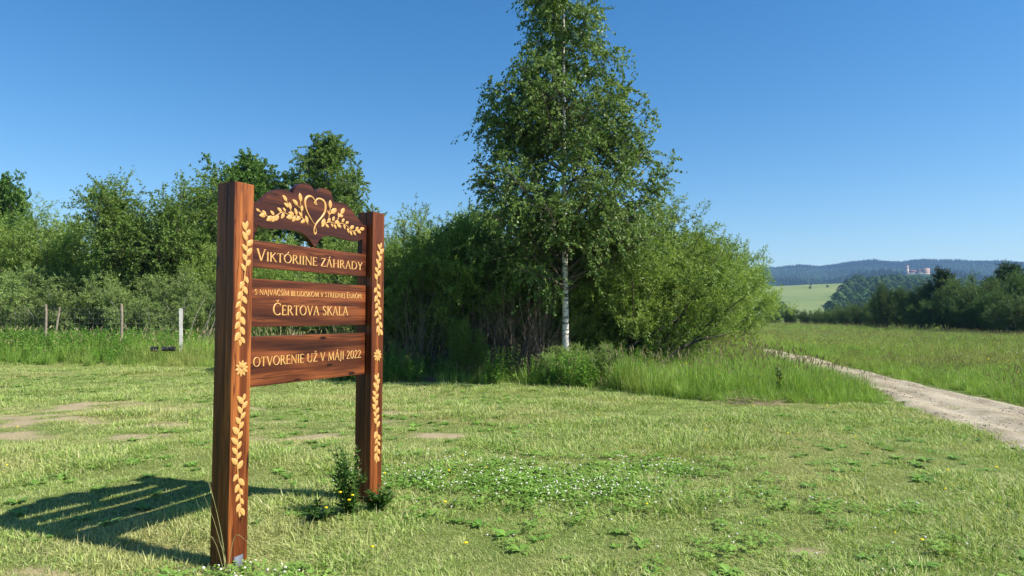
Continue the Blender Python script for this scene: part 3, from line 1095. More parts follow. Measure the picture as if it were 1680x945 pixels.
def tree_meshes(name, height, profile, bole, nbr, ntw, nleaf, leaf_size, aspect, mat, bark, trunk_r, rise=0.5, droop=0.25, lean=(0.0, 0.0), tw_len=0.55, br_bend=0.05, limb_bark=None, reach=(0.62, 1.08)):
    """single trunk; profile(z) = crown radius at height z"""
    trunk = Curves(np.array([[0, 0, -0.1]]), np.array([[lean[0], lean[1], 1.0]]), np.array([height + 0.1]), np.array([[-lean[0] * 0.3 * height, 0, 0.0]]),
                   np.array([trunk_r]), np.array([trunk_r * 0.12]))

    def lf(P, D, t):
        hz = np.hypot(D[:, 0], D[:, 1])
        z_end = P[:, 2] + D[:, 2] / np.maximum(hz, 0.3) * profile(P[:, 2]) * 0.7
        return np.maximum(profile(np.clip(z_end, 0, height)), 0.15) / np.maximum(hz, 0.45) * rng.uniform(*reach, len(t))
    br, _ = branches_from(trunk, nbr, bole / height, 0.985, rise, lf, br_bend, r_scale=0.42)
    sub, _ = branches_from(br, nbr * 3, 0.25, 0.95, 0.9, lambda P, D, t: tw_len * 1.3 * rng.uniform(0.5, 1.1, len(t)) * (0.5 + 0.5 * profile(P[:, 2]) / profile(np.array([height * .45]))), 0.0)
    both = Curves(*[np.concatenate([getattr(a, k) for a in (br, sub)]) for k in ('P0', 'D', 'L', 'B', 'r0', 'r1')])
    tw, _ = branches_from(both, ntw, 0.16, 1.0, 0.7, lambda P, D, t: tw_len * rng.uniform(0.35, 1.0, len(t)), -droop)
    v, f, t = leaves_on(tw, nleaf, leaf_size, aspect, droop, scatter_r=leaf_size * 0.9)
    crown = np_mesh(name + '_crown', v, [f], [mat], {'tint': t})
    if limb_bark is None:
        return wood_mesh(name + '_trunk', [(trunk, 14, 10), (br, 4, 5), (sub, 3, 4), (tw, 2, 3)], bark), crown
    return wood_mesh(name + '_trunk', [(trunk, 14, 10)], bark), crown, wood_mesh(name + '_branches', [(br, 4, 5), (sub, 3, 4), (tw, 2, 3)], limb_bark)


def top_of(mesh):
    z = np.empty(len(mesh[1].vertices) * 3, dtype=np.float32)
    mesh[1].vertices.foreach_get('co', z)
    return float(np.percentile(z[2::3], 99.95))


def plant_tree(name, meshes, loc, scale, rz, label, category='tree', group=None, stem='trunk'):
    o = thing(name, label, category, loc, rz, group)
    o.scale = scale if isinstance(scale, tuple) else (scale,) * 3
    link(stem, meshes[0], o)
    link('crown', meshes[1], o)
    if len(meshes) > 2:
        link('branches', meshes[2], o)
    return o


def prof(zs, rs):
    return lambda z: np.interp(z, zs, rs)


BY = 16.6
rng = np.random.default_rng(11)
bx, _, _ = at(929, 560, BY)
birch = tree_meshes('birch', 10.4, prof([2.3, 2.9, 3.6, 4.4, 5.4, 6.3, 7.0, 7.8, 8.5, 9.4, 10.4], [2.1, 2.55, 2.65, 2.5, 2.3, 2.2, 1.8, 1.3, 1.05, 0.9, 0.35]), 2.15,
                    165, 5600, 128000, 0.062, 0.78, M_LBIRCH, M_BIRCH, 0.088, rise=0.62, droop=0.5, lean=(-0.012, 0), tw_len=0.6, limb_bark=M_TWIG, reach=(0.66, 0.98))
bt = plant_tree('birch_tree', birch, (bx, BY, 0), 1.0, 0.4, 'tall birch with white trunk rising above the bush in the middle', 'tree')
bt.rotation_euler = (0, 0, 0)
g = Geo()
for pts, rr in (([(0.0, 0, 3.55), (0.22, -0.1, 3.85), (0.5, -0.2, 4.0), (0.8, -0.3, 4.25)], [0.035, 0.026, 0.02, 0.012]),
                ([(0.0, 0, 3.2), (-0.3, -0.15, 3.6), (-0.55, -0.25, 3.85), (-0.8, -0.3, 4.3)], [0.03, 0.022, 0.018, 0.01])):
    v, f = path_tube(pts, rr, 6)
    g.add(v, f)
link('limb', g.mesh('birch_limb', [M_BIRCH], True), bt)

rng = np.random.default_rng(12)
# willow shrubs of the middle bush: three grown shapes, turned and scaled
WA = shrub_meshes('willow_a', 4.6, 0.62, 26, 420, 3000, 95000, 0.1, 0.25, M_LWILLOW, M_TWIG)
WB = shrub_meshes('willow_b', 4.4, 0.75, 24, 420, 3000, 95000, 0.1, 0.25, M_LWILLOW, M_TWIG, bare_low=0.05)
WC = shrub_meshes('willow_c', 4.4, 0.55, 40, 330, 2600, 70000, 0.09, 0.36, M_LMID, M_TWIG, bare_low=0.22, br_len=0.24, bare_power=0.7)
GW = shrub_meshes('grey_willow', 3.0, 0.85, 22, 330, 2400, 70000, 0.085, 0.28, M_LGREY, M_GREYBARK, bare_low=0.05)
AL = shrub_meshes('alder', 5.6, 0.36, 9, 360, 3400, 105000, 0.07, 0.6, M_LALDER, M_DARKBARK, bare_low=0.2, stem_r=0.06, br_len=0.26)
MIDDLE = 'shrubs that make up the middle bush'
for k, (px, Y, mesh, top, wd, label) in enumerate([
        (655, 19.6, WC, 405, 0.8, 'shaded shrub at the left end of the middle bush, beside the sign post'),
        (712, 19.6, WC, 366, 0.9, 'dark shaded shrub between the sign and the birch, farther left of two'),
        (775, 19.0, WC, 342, 0.95, 'dark shrub with bare stems at its foot, next left of the birch'),
        (850, 19.8, WC, 330, 1.05, 'dark bare stemmed shrub just left of the birch trunk'),
        (775, 22.3, WB, 335, 0.8, 'green willow rising behind the dark bare stemmed shrubs'),
        (925, 20.5, WA, 345, 1.0, 'willow shrub standing directly behind the birch trunk'),
        (992, 19.0, WA, 350, 0.95, 'willow shrub in front to the right of the birch trunk'),
        (1040, 19.2, WB, 326, 1.0, 'bright broad willow with leaning dark limbs right of the birch'),
        (1010, 22.0, WA, 318, 1.1, 'tall willow at the back right of the birch'),
        (1085, 22.5, WA, 338, 0.95, 'sunlit willow with rounded top, middle of the right slope of the bush'),
        (1125, 26.0, WB, 372, 0.9, 'sunlit willow lower down the right slope of the bush'),
        (1150, 30.0, WA, 390, 0.95, 'willow near the right end of the middle bush, above tall grass'),
        (1178, 35.0, WB, 412, 1.0, 'last willow at the right end of the middle bush, by the path'),
        (990, 16.0, GW, 560, 0.9, 'low leafy shrub at the foot of the bush just right of the birch trunk'),
        (925, 16.0, GW, 562, 1.0, 'low shaded shrub hiding the foot of the birch trunk'),
        (768, 16.8, AL, 520, 0.8, 'small leafy sapling in front of the dark bare stems left of the birch')]):
    p = at(px, top, Y)
    s = p[2] / top_of(mesh)
    plant_tree('willow_shrub', mesh, (p[0], Y, 0), (s * wd, s * wd, s), k * 1.9, label, 'shrub', MIDDLE, 'stem')

# leaning dark limbs low on the right willow
o = thing('fallen_limbs', 'dark bare limbs leaning out low over the tall grass from the bright willow', 'branch', (*ground_at(1075, 618)[:1], 16.6, 0))
ox, oy = o.location.x, o.location.y
for a, b, c, Y0, Y1 in (((1072, 606), (1135, 560), (1205, 508), 16.6, 17.8), ((1000, 590), (1075, 545), (1150, 498), 17.2, 17.9), ((1120, 570), (1160, 555), (1200, 545), 17.0, 17.4)):
    p0, p1, p2 = at(*a, Y0), at(*b, (Y0 + Y1) / 2), at(*c, Y1)
    v, f = path_tube(np.array([p0, (p0 + p1) / 2 + [0, 0, .03], p1, (p1 + p2) / 2 - [0, 0, .02], p2]) - [ox, oy, 0], [0.03, 0.026, 0.022, 0.016, 0.008], 6)
    link('limb', Geo().add(v, f).mesh('limb', [M_SHADEBARK], True), o)

# trees behind the fence on the left
BACK = 'trees and shrubs behind the wire fence'
MP = tree_meshes('maple', 8.4, prof([2.0, 3.2, 5.0, 6.6, 7.4, 8.0, 8.4], [1.2, 1.9, 2.3, 2.2, 1.8, 1.2, 0.6]), 2.0, 120, 3200, 110000, 0.09, 0.85, M_LMAPLE, M_DARKBARK, 0.14, rise=0.7, droop=0.15)
AS = tree_meshes('aspen', 9.4, prof([2.0, 3.4, 5.0, 6.8, 8.2, 9.0, 9.4], [1.3, 2.0, 2.3, 2.0, 1.35, 0.8, 0.3]), 2.2, 120, 3200, 110000, 0.075, 0.8, M_LALDER, M_GREYBARK, 0.13, rise=0.8, droop=0.25)
for k, (px, Y, mesh, ht, top, wd, name, label) in enumerate([
        (-4, 38, MP, 8.4, 284, 0.75, 'maple_tree', 'dark tree cut by the left edge of the view'),
        (30, 31, WB, 4.75, 356, 1.0, 'willow_tree', 'low green willow at the far left below the dark tree'),
        (82, 31, WA, 4.75, 330, 1.0, 'willow_tree', 'yellowish rounded willow behind the two close set fence posts'),
        (165, 34, AL, 6.0, 318, 0.8, 'alder_tree', 'narrow feathery topped alder between the yellowish willow and the tall alder'),
        (210, 31, WB, 4.75, 338, 0.9, 'willow_tree', 'green willow filling the dip left of the tall alder'),
        (272, 30, AL, 6.0, 276, 1.0, 'alder_tree', 'tall dark alder with several grey stems left of the sign'),
        (335, 31, AL, 6.0, 296, 0.85, 'alder_tree', 'alder just left of the left sign post'),
        (418, 36, MP, 8.4, 252, 0.92, 'maple_tree', 'round dark green tree showing above the carved crown between the posts'),
        (538, 36, AS, 9.4, 222, 0.95, 'aspen_tree', 'tall pointed tree rising behind the right part of the sign'),
        (470, 30, WA, 4.75, 385, 0.95, 'willow_tree', 'willow seen through the left half of the sign boards'),
        (560, 29, WB, 4.75, 388, 0.95, 'willow_tree', 'willow seen through the right half of the sign boards'),
        (650, 28, WB, 4.75, 350, 0.95, 'willow_tree', 'light green willow just right of the right sign post'),
        (700, 31, WA, 4.75, 345, 0.95, 'willow_tree', 'willow behind the left end of the middle bush'),
        (400, 30, WA, 4.75, 370, 0.8, 'willow_tree', 'willow hidden for the most part by the left sign post'),
        (20, 27.5, GW, 3.2, 432, 1.0, 'grey_willow', 'greyish low willow at the far left behind the fence'),
        (120, 27.5, GW, 3.2, 442, 1.0, 'grey_willow', 'grey green low willow behind the pair of fence posts'),
        (200, 27.5, GW, 3.2, 448, 0.9, 'grey_willow', 'low willow between the pair of posts and the white post'),
        (262, 27.0, GW, 3.2, 440, 0.9, 'grey_willow', 'pale low willow just left of the white post'),
        (330, 27.5, GW, 3.2, 455, 0.9, 'grey_willow', 'pale low willow behind the white post beside the sign'),
        (520, 26.5, GW, 3.2, 470, 0.9, 'grey_willow', 'low willow seen below the middle board of the sign'),
        (440, 26.5, GW, 3.2, 468, 0.9, 'grey_willow', 'low willow seen beside the left post between the boards'),
        (595, 25.5, GW, 3.2, 470, 0.85, 'grey_willow', 'low willow behind the right sign post')]):
    p = at(px, top, Y)
    s = p[2] / top_of(mesh)
    plant_tree(name, mesh, (p[0], Y, 0), (s * wd, s * wd, s), k * 2.3, label, 'shrub' if name == 'grey_willow' else 'tree', BACK, 'trunk' if mesh in (MP, AS) else 'stem')

# bare grey stems leaning by the left sign post
p = at(322, 548, 25.0)
o = thing('bare_willow', 'fan of bare pale stems leaning right beside the left sign post', 'shrub', (p[0], 25.0, 0))
for k in range(13):
    a = rng.uniform(0.0, 0.75)
    L = rng.uniform(1.6, 3.0)
    b = np.array([rng.uniform(-0.5, 0.6), rng.uniform(-0.2, 0.3), 0])
    d = np.array([math.sin(a), rng.normal(0, 0.1), math.cos(a)])
    pts = [b + d * L * t + np.array([0.25 * t * t, 0, -0.15 * t * t]) * L * 0.5 + rng.normal(0, 0.015, 3) for t in np.linspace(0, 1, 6)]
    v, f = path_tube(pts, np.linspace(0.017, 0.006, 6), 5)
    link('stem', Geo().add(v, f).mesh('pale_stem', [M_GREYBARK], True), o)

# thicket of dead thin stems under the birch
M_DEAD = bark_mat('dead_twig', (0.13, 0.09, 0.065), (0.25, 0.185, 0.14))
for px, Y, n, label in ((868, 16.9, 85, 'thicket of thin brown dead stems in the shade just left of the birch trunk'), (800, 17.2, 70, 'thicket of thin brown dead stems in the shade, farther left of the birch trunk'),
                        (690, 17.6, 45, 'sparse brown dead stems in the shade right of the sign post')):
    p = at(px, 560, Y)
    o = thing('dead_stems', label, 'dead stems', (p[0], Y, 0), 0, 'dead stems below the middle bush')
    cv = Curves(np.stack([rng.uniform(-.55, .55, n), rng.uniform(-.3, .4, n), np.zeros(n)], 1), np.stack([rng.normal(0.05, .28, n), rng.normal(-.1, .2, n), np.ones(n)], 1), rng.uniform(1.1, 2.6, n),
                rng.normal(0, .14, (n, 3)), rng.uniform(.004, .011, n), np.full(n, .0025))
    tw, _ = branches_from(cv, n * 3, 0.2, 0.95, 1.1, lambda P, D, t: rng.uniform(.2, .7, len(t)), 0.0)
    link('stem', wood_mesh('dead_stems', [(cv, 5, 4), (tw, 2, 3)], M_DEAD), o)

# tree line beyond the meadow on the right
M_PT = bark_mat('pine_bark', (0.10, 0.05, 0.03), (0.25, 0.14, 0.08))


def pine_meshes(name, height, nbr, seed):
    trunk = Curves(np.array([[0, 0, -0.1]]), np.array([[0, 0, 1.0]]), np.array([height]), np.zeros((1, 3)), np.array([0.16]), np.array([0.03]))
    rp = prof([0, 0.9, 2.5, height * .6, height * .85, height], [1.6, 2.0, 2.3, 1.9, 1.0, 0.25])
    br, _ = branches_from(trunk, nbr, 0.12, 0.98, 0.35, lambda P, D, t: rp(P[:, 2]) * rng.uniform(0.75, 1.1, len(t)), 0.12, r_scale=0.4)
    tw, _ = branches_from(br, 2600, 0.2, 1.0, 0.9, lambda P, D, t: rng.uniform(0.25, 0.6, len(t)), 0.12)
    v, f, t = leaves_on(tw, 64000, 0.2, 0.2, -0.25, scatter_r=0.05, upn=0.3)
    return wood_mesh(name + '_trunk', [(trunk, 8, 8), (br, 3, 4)], M_PT), np_mesh(name + '_crown', v, [f], [M_LPINE], {'tint': t})


M_LSHADE = leaf_mat('leaf_painted_shade', (0.04, 0.095, 0.02), (0.16, 0.25, 0.06), 0.2, 0.55, 0.15, variation=0.3)  # shade on the near side of the tree line, put into the leaf colour
M_LWILLOW_SHADE = leaf_mat('willow_leaf_painted_shade', (0.05, 0.10, 0.025), (0.17, 0.25, 0.065), 0.25, 0.55, 0.15, variation=0.25)  # willow leaf copy with the same shade put into its colour
PN = pine_meshes('pine', 6.5, 110, 1)
LINE = 'trees of the line beyond the meadow'
rows = [(1448, 76, WC, 4.75, 460, 0.6, 'shrub_tree', 'dark rounded tree standing higher at the left part of the far tree line'),
        (1546, 70, PN, 6.7, 447, 0.95, 'pine_tree', 'dark pine below the castle in the far tree line'),
        (1500, 72, AL, 6.0, 470, 1.1, 'alder_tree', 'bushy tree directly left of the dark pine'),
        (1590, 66, WB, 4.75, 455, 1.15, 'willow_tree', 'lighter rounded willow right of the dark pine'),
        (1622, 63, WB, 4.75, 458, 1.1, 'willow_tree', 'grey green willow in front of the big pine at the right'),
        (1655, 66, PN, 6.7, 438, 1.25, 'pine_tree', 'big dark pine near the right edge of the view'),
        (1692, 60, AL, 6.0, 442, 1.2, 'alder_tree', 'dark tree cut by the right edge of the view'),
        (1270, 122, WB, 4.75, 500, 1.1, 'willow_shrub', 'small far shrub at the left end of the tree line, beside the middle bush'),
        (1296, 118, WA, 4.75, 503, 1.1, 'willow_shrub', 'small far shrub, second from the middle bush in the tree line'),
        (1322, 114, WA, 4.75, 507, 1.1, 'alder_tree', 'far low tree below the pale hill field'),
        (1345, 110, WB, 4.75, 505, 1.1, 'willow_shrub', 'far shrub below the right edge of the hill field'),
        (1368, 104, WA, 4.75, 503, 1.15, 'willow_shrub', 'far shrub left of the light rounded bush in the tree line'),
        (1392, 98, WB, 4.75, 494, 1.15, 'willow_shrub', 'light rounded bush in the middle left of the tree line'),
        (1416, 92, WA, 4.75, 495, 1.15, 'willow_shrub', 'bush in front left of the rounded dark tree'),
        (1440, 84, WB, 4.75, 490, 1.2, 'willow_shrub', 'bush at the foot of the rounded dark tree'),
        (1466, 80, AL, 6.0, 482, 1.2, 'alder_tree', 'tree at the right foot of the rounded dark tree'),
        (1487, 76, WC, 4.75, 492, 1.2, 'willow_shrub', 'shady bush left below the dark pine'),
        (1516, 70, WC, 4.75, 486, 1.2, 'willow_shrub', 'light topped bush in front of the dark pine'),
        (1555, 67, WC, 4.75, 482, 1.25, 'willow_shrub', 'shady bush right below the dark pine'),
        (1600, 62, WC, 4.75, 484, 1.25, 'willow_shrub', 'shady bush at the foot of the lighter willow'),
        (1640, 59, WC, 4.75, 478, 1.25, 'willow_shrub', 'shady bush at the foot of the big right pine'),
        (1675, 56, GW, 3.2, 490, 1.3, 'grey_willow', 'silvery shrub low at the right edge of the view')]
for k, (px, Y, mesh, ht, top, wd, name, label) in enumerate(rows):
    p = at(px, top - (8 if Y < 68 or mesh in (PN, AL) else 0), Y)
    s = p[2] / top_of(mesh)
    o = plant_tree(name, mesh, (p[0], Y, 0), (s * wd * 0.8, s * wd * 0.8, s), k * 1.7 + 0.5, label, 'shrub' if 'shrub' in name or 'grey' in name else 'tree', LINE, 'trunk' if mesh is PN else 'stem')
    if mesh is not PN:                                       # same bushes, leaf colour darkened to stand for their unlit near side
        for c in o.children:
            if c.name.startswith('crown'):
                c.material_slots[0].link = 'OBJECT'
                c.material_slots[0].material = M_LSHADE if mesh in (WC, AL) else M_LWILLOW_SHADE

# ------------------------------------------------------------------ far woods on the hills (reads as one mass)
M_FAR = leaf_mat('far_leaf', (0.04, 0.085, 0.018), (0.10, 0.17, 0.04), 0.15, 0.7, 0.1, inst=(0.028, 0.06, 0.022), variation=0.3)


def far_tree(seed, n, conic):
    r = np.random.default_rng(seed)
    if conic:
        z = r.uniform(0.08, 1.0, n) ** 0.8
        rad = (1.02 - z) * 0.24 * r.uniform(0.6, 1.1, n)
    else:
        z = r.uniform(0.05, 1.0, n)
        rad = 0.46 * np.sqrt(np.clip(1 - ((z - 0.5) / 0.52) ** 2, 0.02, 1)) * r.uniform(0.75, 1.08, n)
    a = r.uniform(0, 2 * PI, n)
    rad = rad * (1 + 0.22 * np.sin(a * 3 + z * 9 + seed))
    P = np.stack([rad * np.cos(a), rad * np.sin(a), z], 1)
    out = norm(np.stack([np.cos(a), np.sin(a), np.full(n, 0.45)], 1) + r.normal(0, 0.35, (n, 3)))
    D = norm(np.cross(out, r.normal(size=(n, 3))))
    ln = r.uniform(0.09, 0.2, n) * (0.7 if conic else 1)
    v, f = leaf_quads(P - D * ln[:, None] * 0.5, D, out, ln, ln * 0.8)
    return np_mesh('far_tree', v, [f], [M_FAR], {'tint': np.repeat(r.uniform(0, 1, n), 4)})


def far_woods():
    pr = [far_tree(q, 420, False) for q in range(3)] + [far_tree(10 + q, 300, True) for q in range(2)]
    # wooded slope and hedges at the foot of the hill
    n = 30000
    y = 405 + 620 * np.sqrt(rng.uniform(0, 1, n))
    x = y * rng.uniform(0.24, 0.9, n)
    px = x / y * F + 840
    keep = (field_mask(x, y) < 0.3) & (rng.uniform(0, 1, n) < 0.16 * (900 / y) ** 0)
    lone = (field_mask(x, y) > 0.9) & (rng.uniform(0, 1, n) < 0.0010)
    k = keep | lone
    x, y = x[k], y[k]
    s = rng.uniform(6, 11, len(x)) * np.where(field_mask(x, y) > 0.5, 0.3, 1)
    scatter('hillside_wood', pr[:3], label='bluish green wood on the slope beside the pale field',
            **full(np.stack([x, y, hills_z(x, y) - 0.4], 1), s, rng.uniform(0, 0.5, len(x)), 3))
    n = 26000
    y = np.sqrt(rng.uniform(1040 ** 2, 2920 ** 2, n))
    x = y * rng.uniform(0.22, 0.92, n)
    d = np.hypot((x - _cc[0]), (y - CASTLE_Y))
    k = (d > 58) & ~((np.abs(x - _cc[0]) < 70) & (y < CASTLE_Y) & (y > CASTLE_Y - 120))
    x, y = x[k], y[k]
    con = (fbm(x / 160, y / 160, 150, 3) + 0.25 * smooth(y, 2300, 2800)) > 0.58
    s = rng.uniform(9, 15, len(x)) * (1 + 0.25 * con)
    dd = full(np.stack([x, y, hills_z(x, y) - 0.8], 1), s, rng.uniform(0, 0.5, len(x)) + 0.5 * con, 3)
    dd['idx'] = np.where(con, 3 + rng.integers(0, 2, len(x)), rng.integers(0, 3, len(x))).astype(float)
    scatter('far_forest', pr, label='forest covering the far blue ridge', **dd)


far_woods()

# ------------------------------------------------------------------ castle on the hill
M_STONE = plain_mat('castle_stone', (0.52, 0.42, 0.32), 0.9, 0.1, noise=(0.4, (0.40, 0.32, 0.25)))
M_BRICK = plain_mat('castle_keep_stone', (0.50, 0.32, 0.22), 0.9, 0.1, noise=(0.5, (0.36, 0.23, 0.165)))
M_RENDER = plain_mat('castle_white_render', (0.52, 0.47, 0.40), 0.9, 0.1)
M_SHINGLE = plain_mat('castle_shingle', (0.12, 0.06, 0.05), 0.9, 0.1, noise=(0.8, (0.17, 0.09, 0.075)))
M_GLASS = plain_mat('castle_window', (0.03, 0.03, 0.035), 0.3, 0.5)


def castle():
    k = CASTLE_Y / F / 10.5
    x0 = at(1420 + 790 / 10.5, 451, CASTLE_Y)[0]
    zb = float(hills_z(np.array([_cc[0]]), np.array([CASTLE_Y]))[0])
    z_img = at(1494, 410 + 428 / 10.5, CASTLE_Y)[2]
    root = thing('castle', 'hilltop castle with a tall tower and square reddish keep above the woods', 'castle', (x0, CASTLE_Y, zb))
    X = lambda a: (a - 790) * k
    Z = lambda b: (430 - b) * k + (z_img - zb)

    def windows(par, a, b, zl, yf, step, sz=1.1):
        for zc in zl:
            for xx in np.arange(X(a) + step * .7, X(b) - step * .4, step):
                link('window', Geo().box(xx - sz * .35, xx + sz * .35, yf - 0.12, yf + 0.25, zc, zc + sz * 1.3).mesh('window', [M_GLASS]), par)

    def block(name, a, b, eave, base, mat, dep=14, y=0, roof=None, ridge_top=None, wins=None, step=5.0):
        w_ = link(name, Geo().box(X(a), X(b), y, y + dep, base, Z(eave)).mesh(name, [mat]), root)
        if roof:
            e = 0.5
            xa, xb, ya, yb, z0, z1 = X(a) - e, X(b) + e, y - e, y + dep + e, Z(eave) + 0.02, Z(ridge_top)
            ins = min((xb - xa) * 0.35, 4) if roof == 'hip' else 0
            if roof == 'spire':
                v = [(xa, ya, z0), (xb, ya, z0), (xb, yb, z0), (xa, yb, z0), ((xa + xb) / 2, (ya + yb) / 2, z1)]
                f = [np.array([(0, 1, 4), (1, 2, 4), (2, 3, 4), (3, 0, 4)]), np.array([(3, 2, 1, 0)])]
            else:
                ym = (ya + yb) / 2
                v = [(xa, ya, z0), (xb, ya, z0), (xb, yb, z0), (xa, yb, z0), (xa + ins, ym, z1), (xb - ins, ym, z1)]
                f = [np.array([(0, 1, 5, 4), (2, 3, 4, 5), (3, 2, 1, 0)]), np.array([(1, 2, 5), (3, 0, 4)])]
            link('roof', Geo().add(v, f).mesh('roof', [M_SHINGLE]), w_)
        if wins:
            windows(w_, a, b, [Z(q) for q in wins], y, step)
        return w_
    block('turret', 478, 512, 385, -14, M_RENDER, 5, -6, 'spire', 355, [405])
    block('palace_wing', 514, 692, 404, -14, M_STONE, 14, 0, 'hip', 372, [418])
    block('tower_annex', 702, 738, 312, -10, M_STONE, 8, -2, 'hip', 296, [345, 375], 3)
    block('tower', 726, 764, 268, -10, M_RENDER, 9, 5, 'spire', 236, [285, 315], 3)
    block('hall', 768, 902, 384, -12, M_STONE, 14, 2, 'gable', 342, [412, 396])
    block('white_house', 888, 952, 392, -12, M_RENDER, 10, -6, 'gable', 366, [412])
    block('dark_roofed_wing', 948, 1006, 372, -12, M_STONE, 15, 3, 'gable', 326, [395])
    kp = block('keep', 1008, 1102, 318, -14, M_BRICK, 16, -2, None, None, [345, 370, 398], 4)
    for a in np.arange(1008, 1096, 13):                     # ruined battlements
        link('merlon', Geo().box(X(a), X(a + 7), -1.99, -0.9, Z(318) + 0.01, Z(318 - random.uniform(5, 9))).mesh('merlon', [M_BRICK]), kp)
    block('curtain_wall', 905, 1060, 412, -18, M_STONE, 2.0, -12)
    block('curtain_wall', 560, 900, 424, -18, M_STONE, 2.0, -12)
    block('gate_house', 983, 1003, 448, -18, M_RENDER, 4, -15.5, 'gable', 438)
    block('gate_house', 690, 718, 405, -12, M_RENDER, 4, -6.5, 'gable', 395)


castle()

# ------------------------------------------------------------------ the carved sign
PSI, SX0, SY0 = 0.4549, -1.8641, 4.5923
PW, PD, SPAN, ZT, REC = 0.165, 0.167, 1.4948, 2.491, 0.064      # post width, depth, second post offset, top, board recess
TH = PI / 2 - PSI
U2, N2 = np.array([math.sin(PSI), math.cos(PSI)]), np.array([-math.cos(PSI), math.sin(PSI)])
M_POST = wood_mat('post_wood', 'Z', (0.040, 0.010, 0.004), (0.13, 0.032, 0.009), (0.36, 0.115, 0.028), 1.0)
M_BOARD = wood_mat('board_wood', 'X', (0.030, 0.008, 0.004), (0.085, 0.022, 0.008), (0.23, 0.066, 0.02), 2.0)
M_CROWN = wood_mat('crown_wood', 'X', (0.024, 0.007, 0.004), (0.058, 0.016, 0.008), (0.11, 0.032, 0.012), 4.0)
M_CARVE = plain_mat('bare_carved_wood', (0.50, 0.245, 0.065), 0.38, 0.45, noise=(30.0, (0.62, 0.36, 0.12)))
M_ZINC = plain_mat('galvanised_steel', (0.13, 0.145, 0.17), 0.7, 0.3, 0.2)

sign = thing('wooden_sign', 'carved brown wooden welcome sign with two posts and three lettered boards', 'sign', (SX0, SY0, 0), TH)


def on_sign(px, py, b):
    """image point -> (t, z) on the plane b behind the post fronts"""
    d = ray(px, py)
    o_ = np.array([SX0, SY0]) + N2 * b
    lam = (o_ @ N2) / (d[:2] @ N2)
    q = d[:2] * lam - o_
    return np.array([q @ U2, EYE + d[2] * lam])


def bevel_box(name, x0, x1, y0, y1, z0, z1, mat, bev=0.006):
    bm = bmesh.new()
    bmesh.ops.create_cube(bm, size=1.0)
    for v in bm.verts:
        v.co = Vector(((x0 + x1) / 2 + v.co.x * (x1 - x0), (y0 + y1) / 2 + v.co.y * (y1 - y0), (z0 + z1) / 2 + v.co.z * (z1 - z0)))
    bmesh.ops.bevel(bm, geom=bm.edges[:], offset=bev, segments=2, affect='EDGES', profile=0.6)
    me = bpy.data.meshes.new(name)
    bm.to_mesh(me)
    bm.free()
    me.materials.append(mat)
    return me


def leaf_carving():
    """one carved leaf, unit length along +z in the x-z plane, hollowed towards its midrib"""
    n = 7
    v, f = [], []
    for k in range(n):
        t = k / (n - 1)
        hw = 0.24 * math.sin(PI * t ** 0.85) ** 0.8 if 0 < t < 1 else 0.0
        v += [(-hw, -0.10 * (hw > 0), t), (0, -0.012 - 0.008 * math.sin(PI * t), t), (hw, -0.10 * (hw > 0), t)]
        v += [(-hw * 1.03, 0.0, t), (hw * 1.03, 0.0, t)]
    for k in range(n - 1):
        a, b = 5 * k, 5 * (k + 1)
        f += [(a, a + 1, b + 1, b), (a + 1, a + 2, b + 2, b + 1), (a + 3, a, b, b + 3), (a + 2, a + 4, b + 4, b + 2)]
    me = np_mesh('carved_leaf', v, [np.array(f)], [M_CARVE])
    return me


LEAF = leaf_carving()


def carve_leaf(parent, t0, z0, t1, z1, y, wid=1.0, name='carved_leaf'):
    L = math.hypot(t1 - t0, z1 - z0)
    o_ = link(name, LEAF, parent, (t0, y, z0))
    o_.rotation_euler = (0, math.atan2(t1 - t0, z1 - z0), 0)
    o_.scale = (L * wid, L * 0.75, L)
    return o_


def ribbon(pts, widths, y, h=0.004, wall=True):
    """raised rounded ribbon along points in the (t, z) plane"""
    pts = np.asarray(pts, float)
    tan = norm(np.gradient(pts, axis=0))
    nrm = np.stack([-tan[:, 1], tan[:, 0]], 1)
    w_ = np.asarray(widths, float)[:, None] * 0.5
    v = []
    for off, yy in ((-1.0, y), (-0.75, y - h * 0.75), (0.0, y - h), (0.75, y - h * 0.75), (1.0, y)):
        q = pts + nrm * w_ * off
        v.append(np.stack([q[:, 0], np.full(len(q), yy), q[:, 1]], 1))
    v = np.stack(v, 1)
    n = len(pts)
    idx = np.arange(n * 5).reshape(n, 5)
    f = np.stack([idx[:-1, :-1], idx[1:, :-1], idx[1:, 1:], idx[:-1, 1:]], -1).reshape(-1, 4)
    return v.reshape(-1, 3), f


def resample(pts, n):
    """smooth curve through points (Catmull-Rom)"""
    p = np.asarray(pts, float)
    p = np.vstack([2 * p[0] - p[1], p, 2 * p[-1] - p[-2]])
    out = []
    m = len(p) - 3
    for s in np.linspace(0, m - 1e-6, n):
        i = int(s)
        t = s - i
        a, b, c, d = p[i:i + 4]
        out.append(0.5 * ((2 * b) + (c - a) * t + (2 * a - 5 * b + 4 * c - d) * t * t + (3 * b - a - 3 * c + d) * t ** 3))
    return np.array(out)


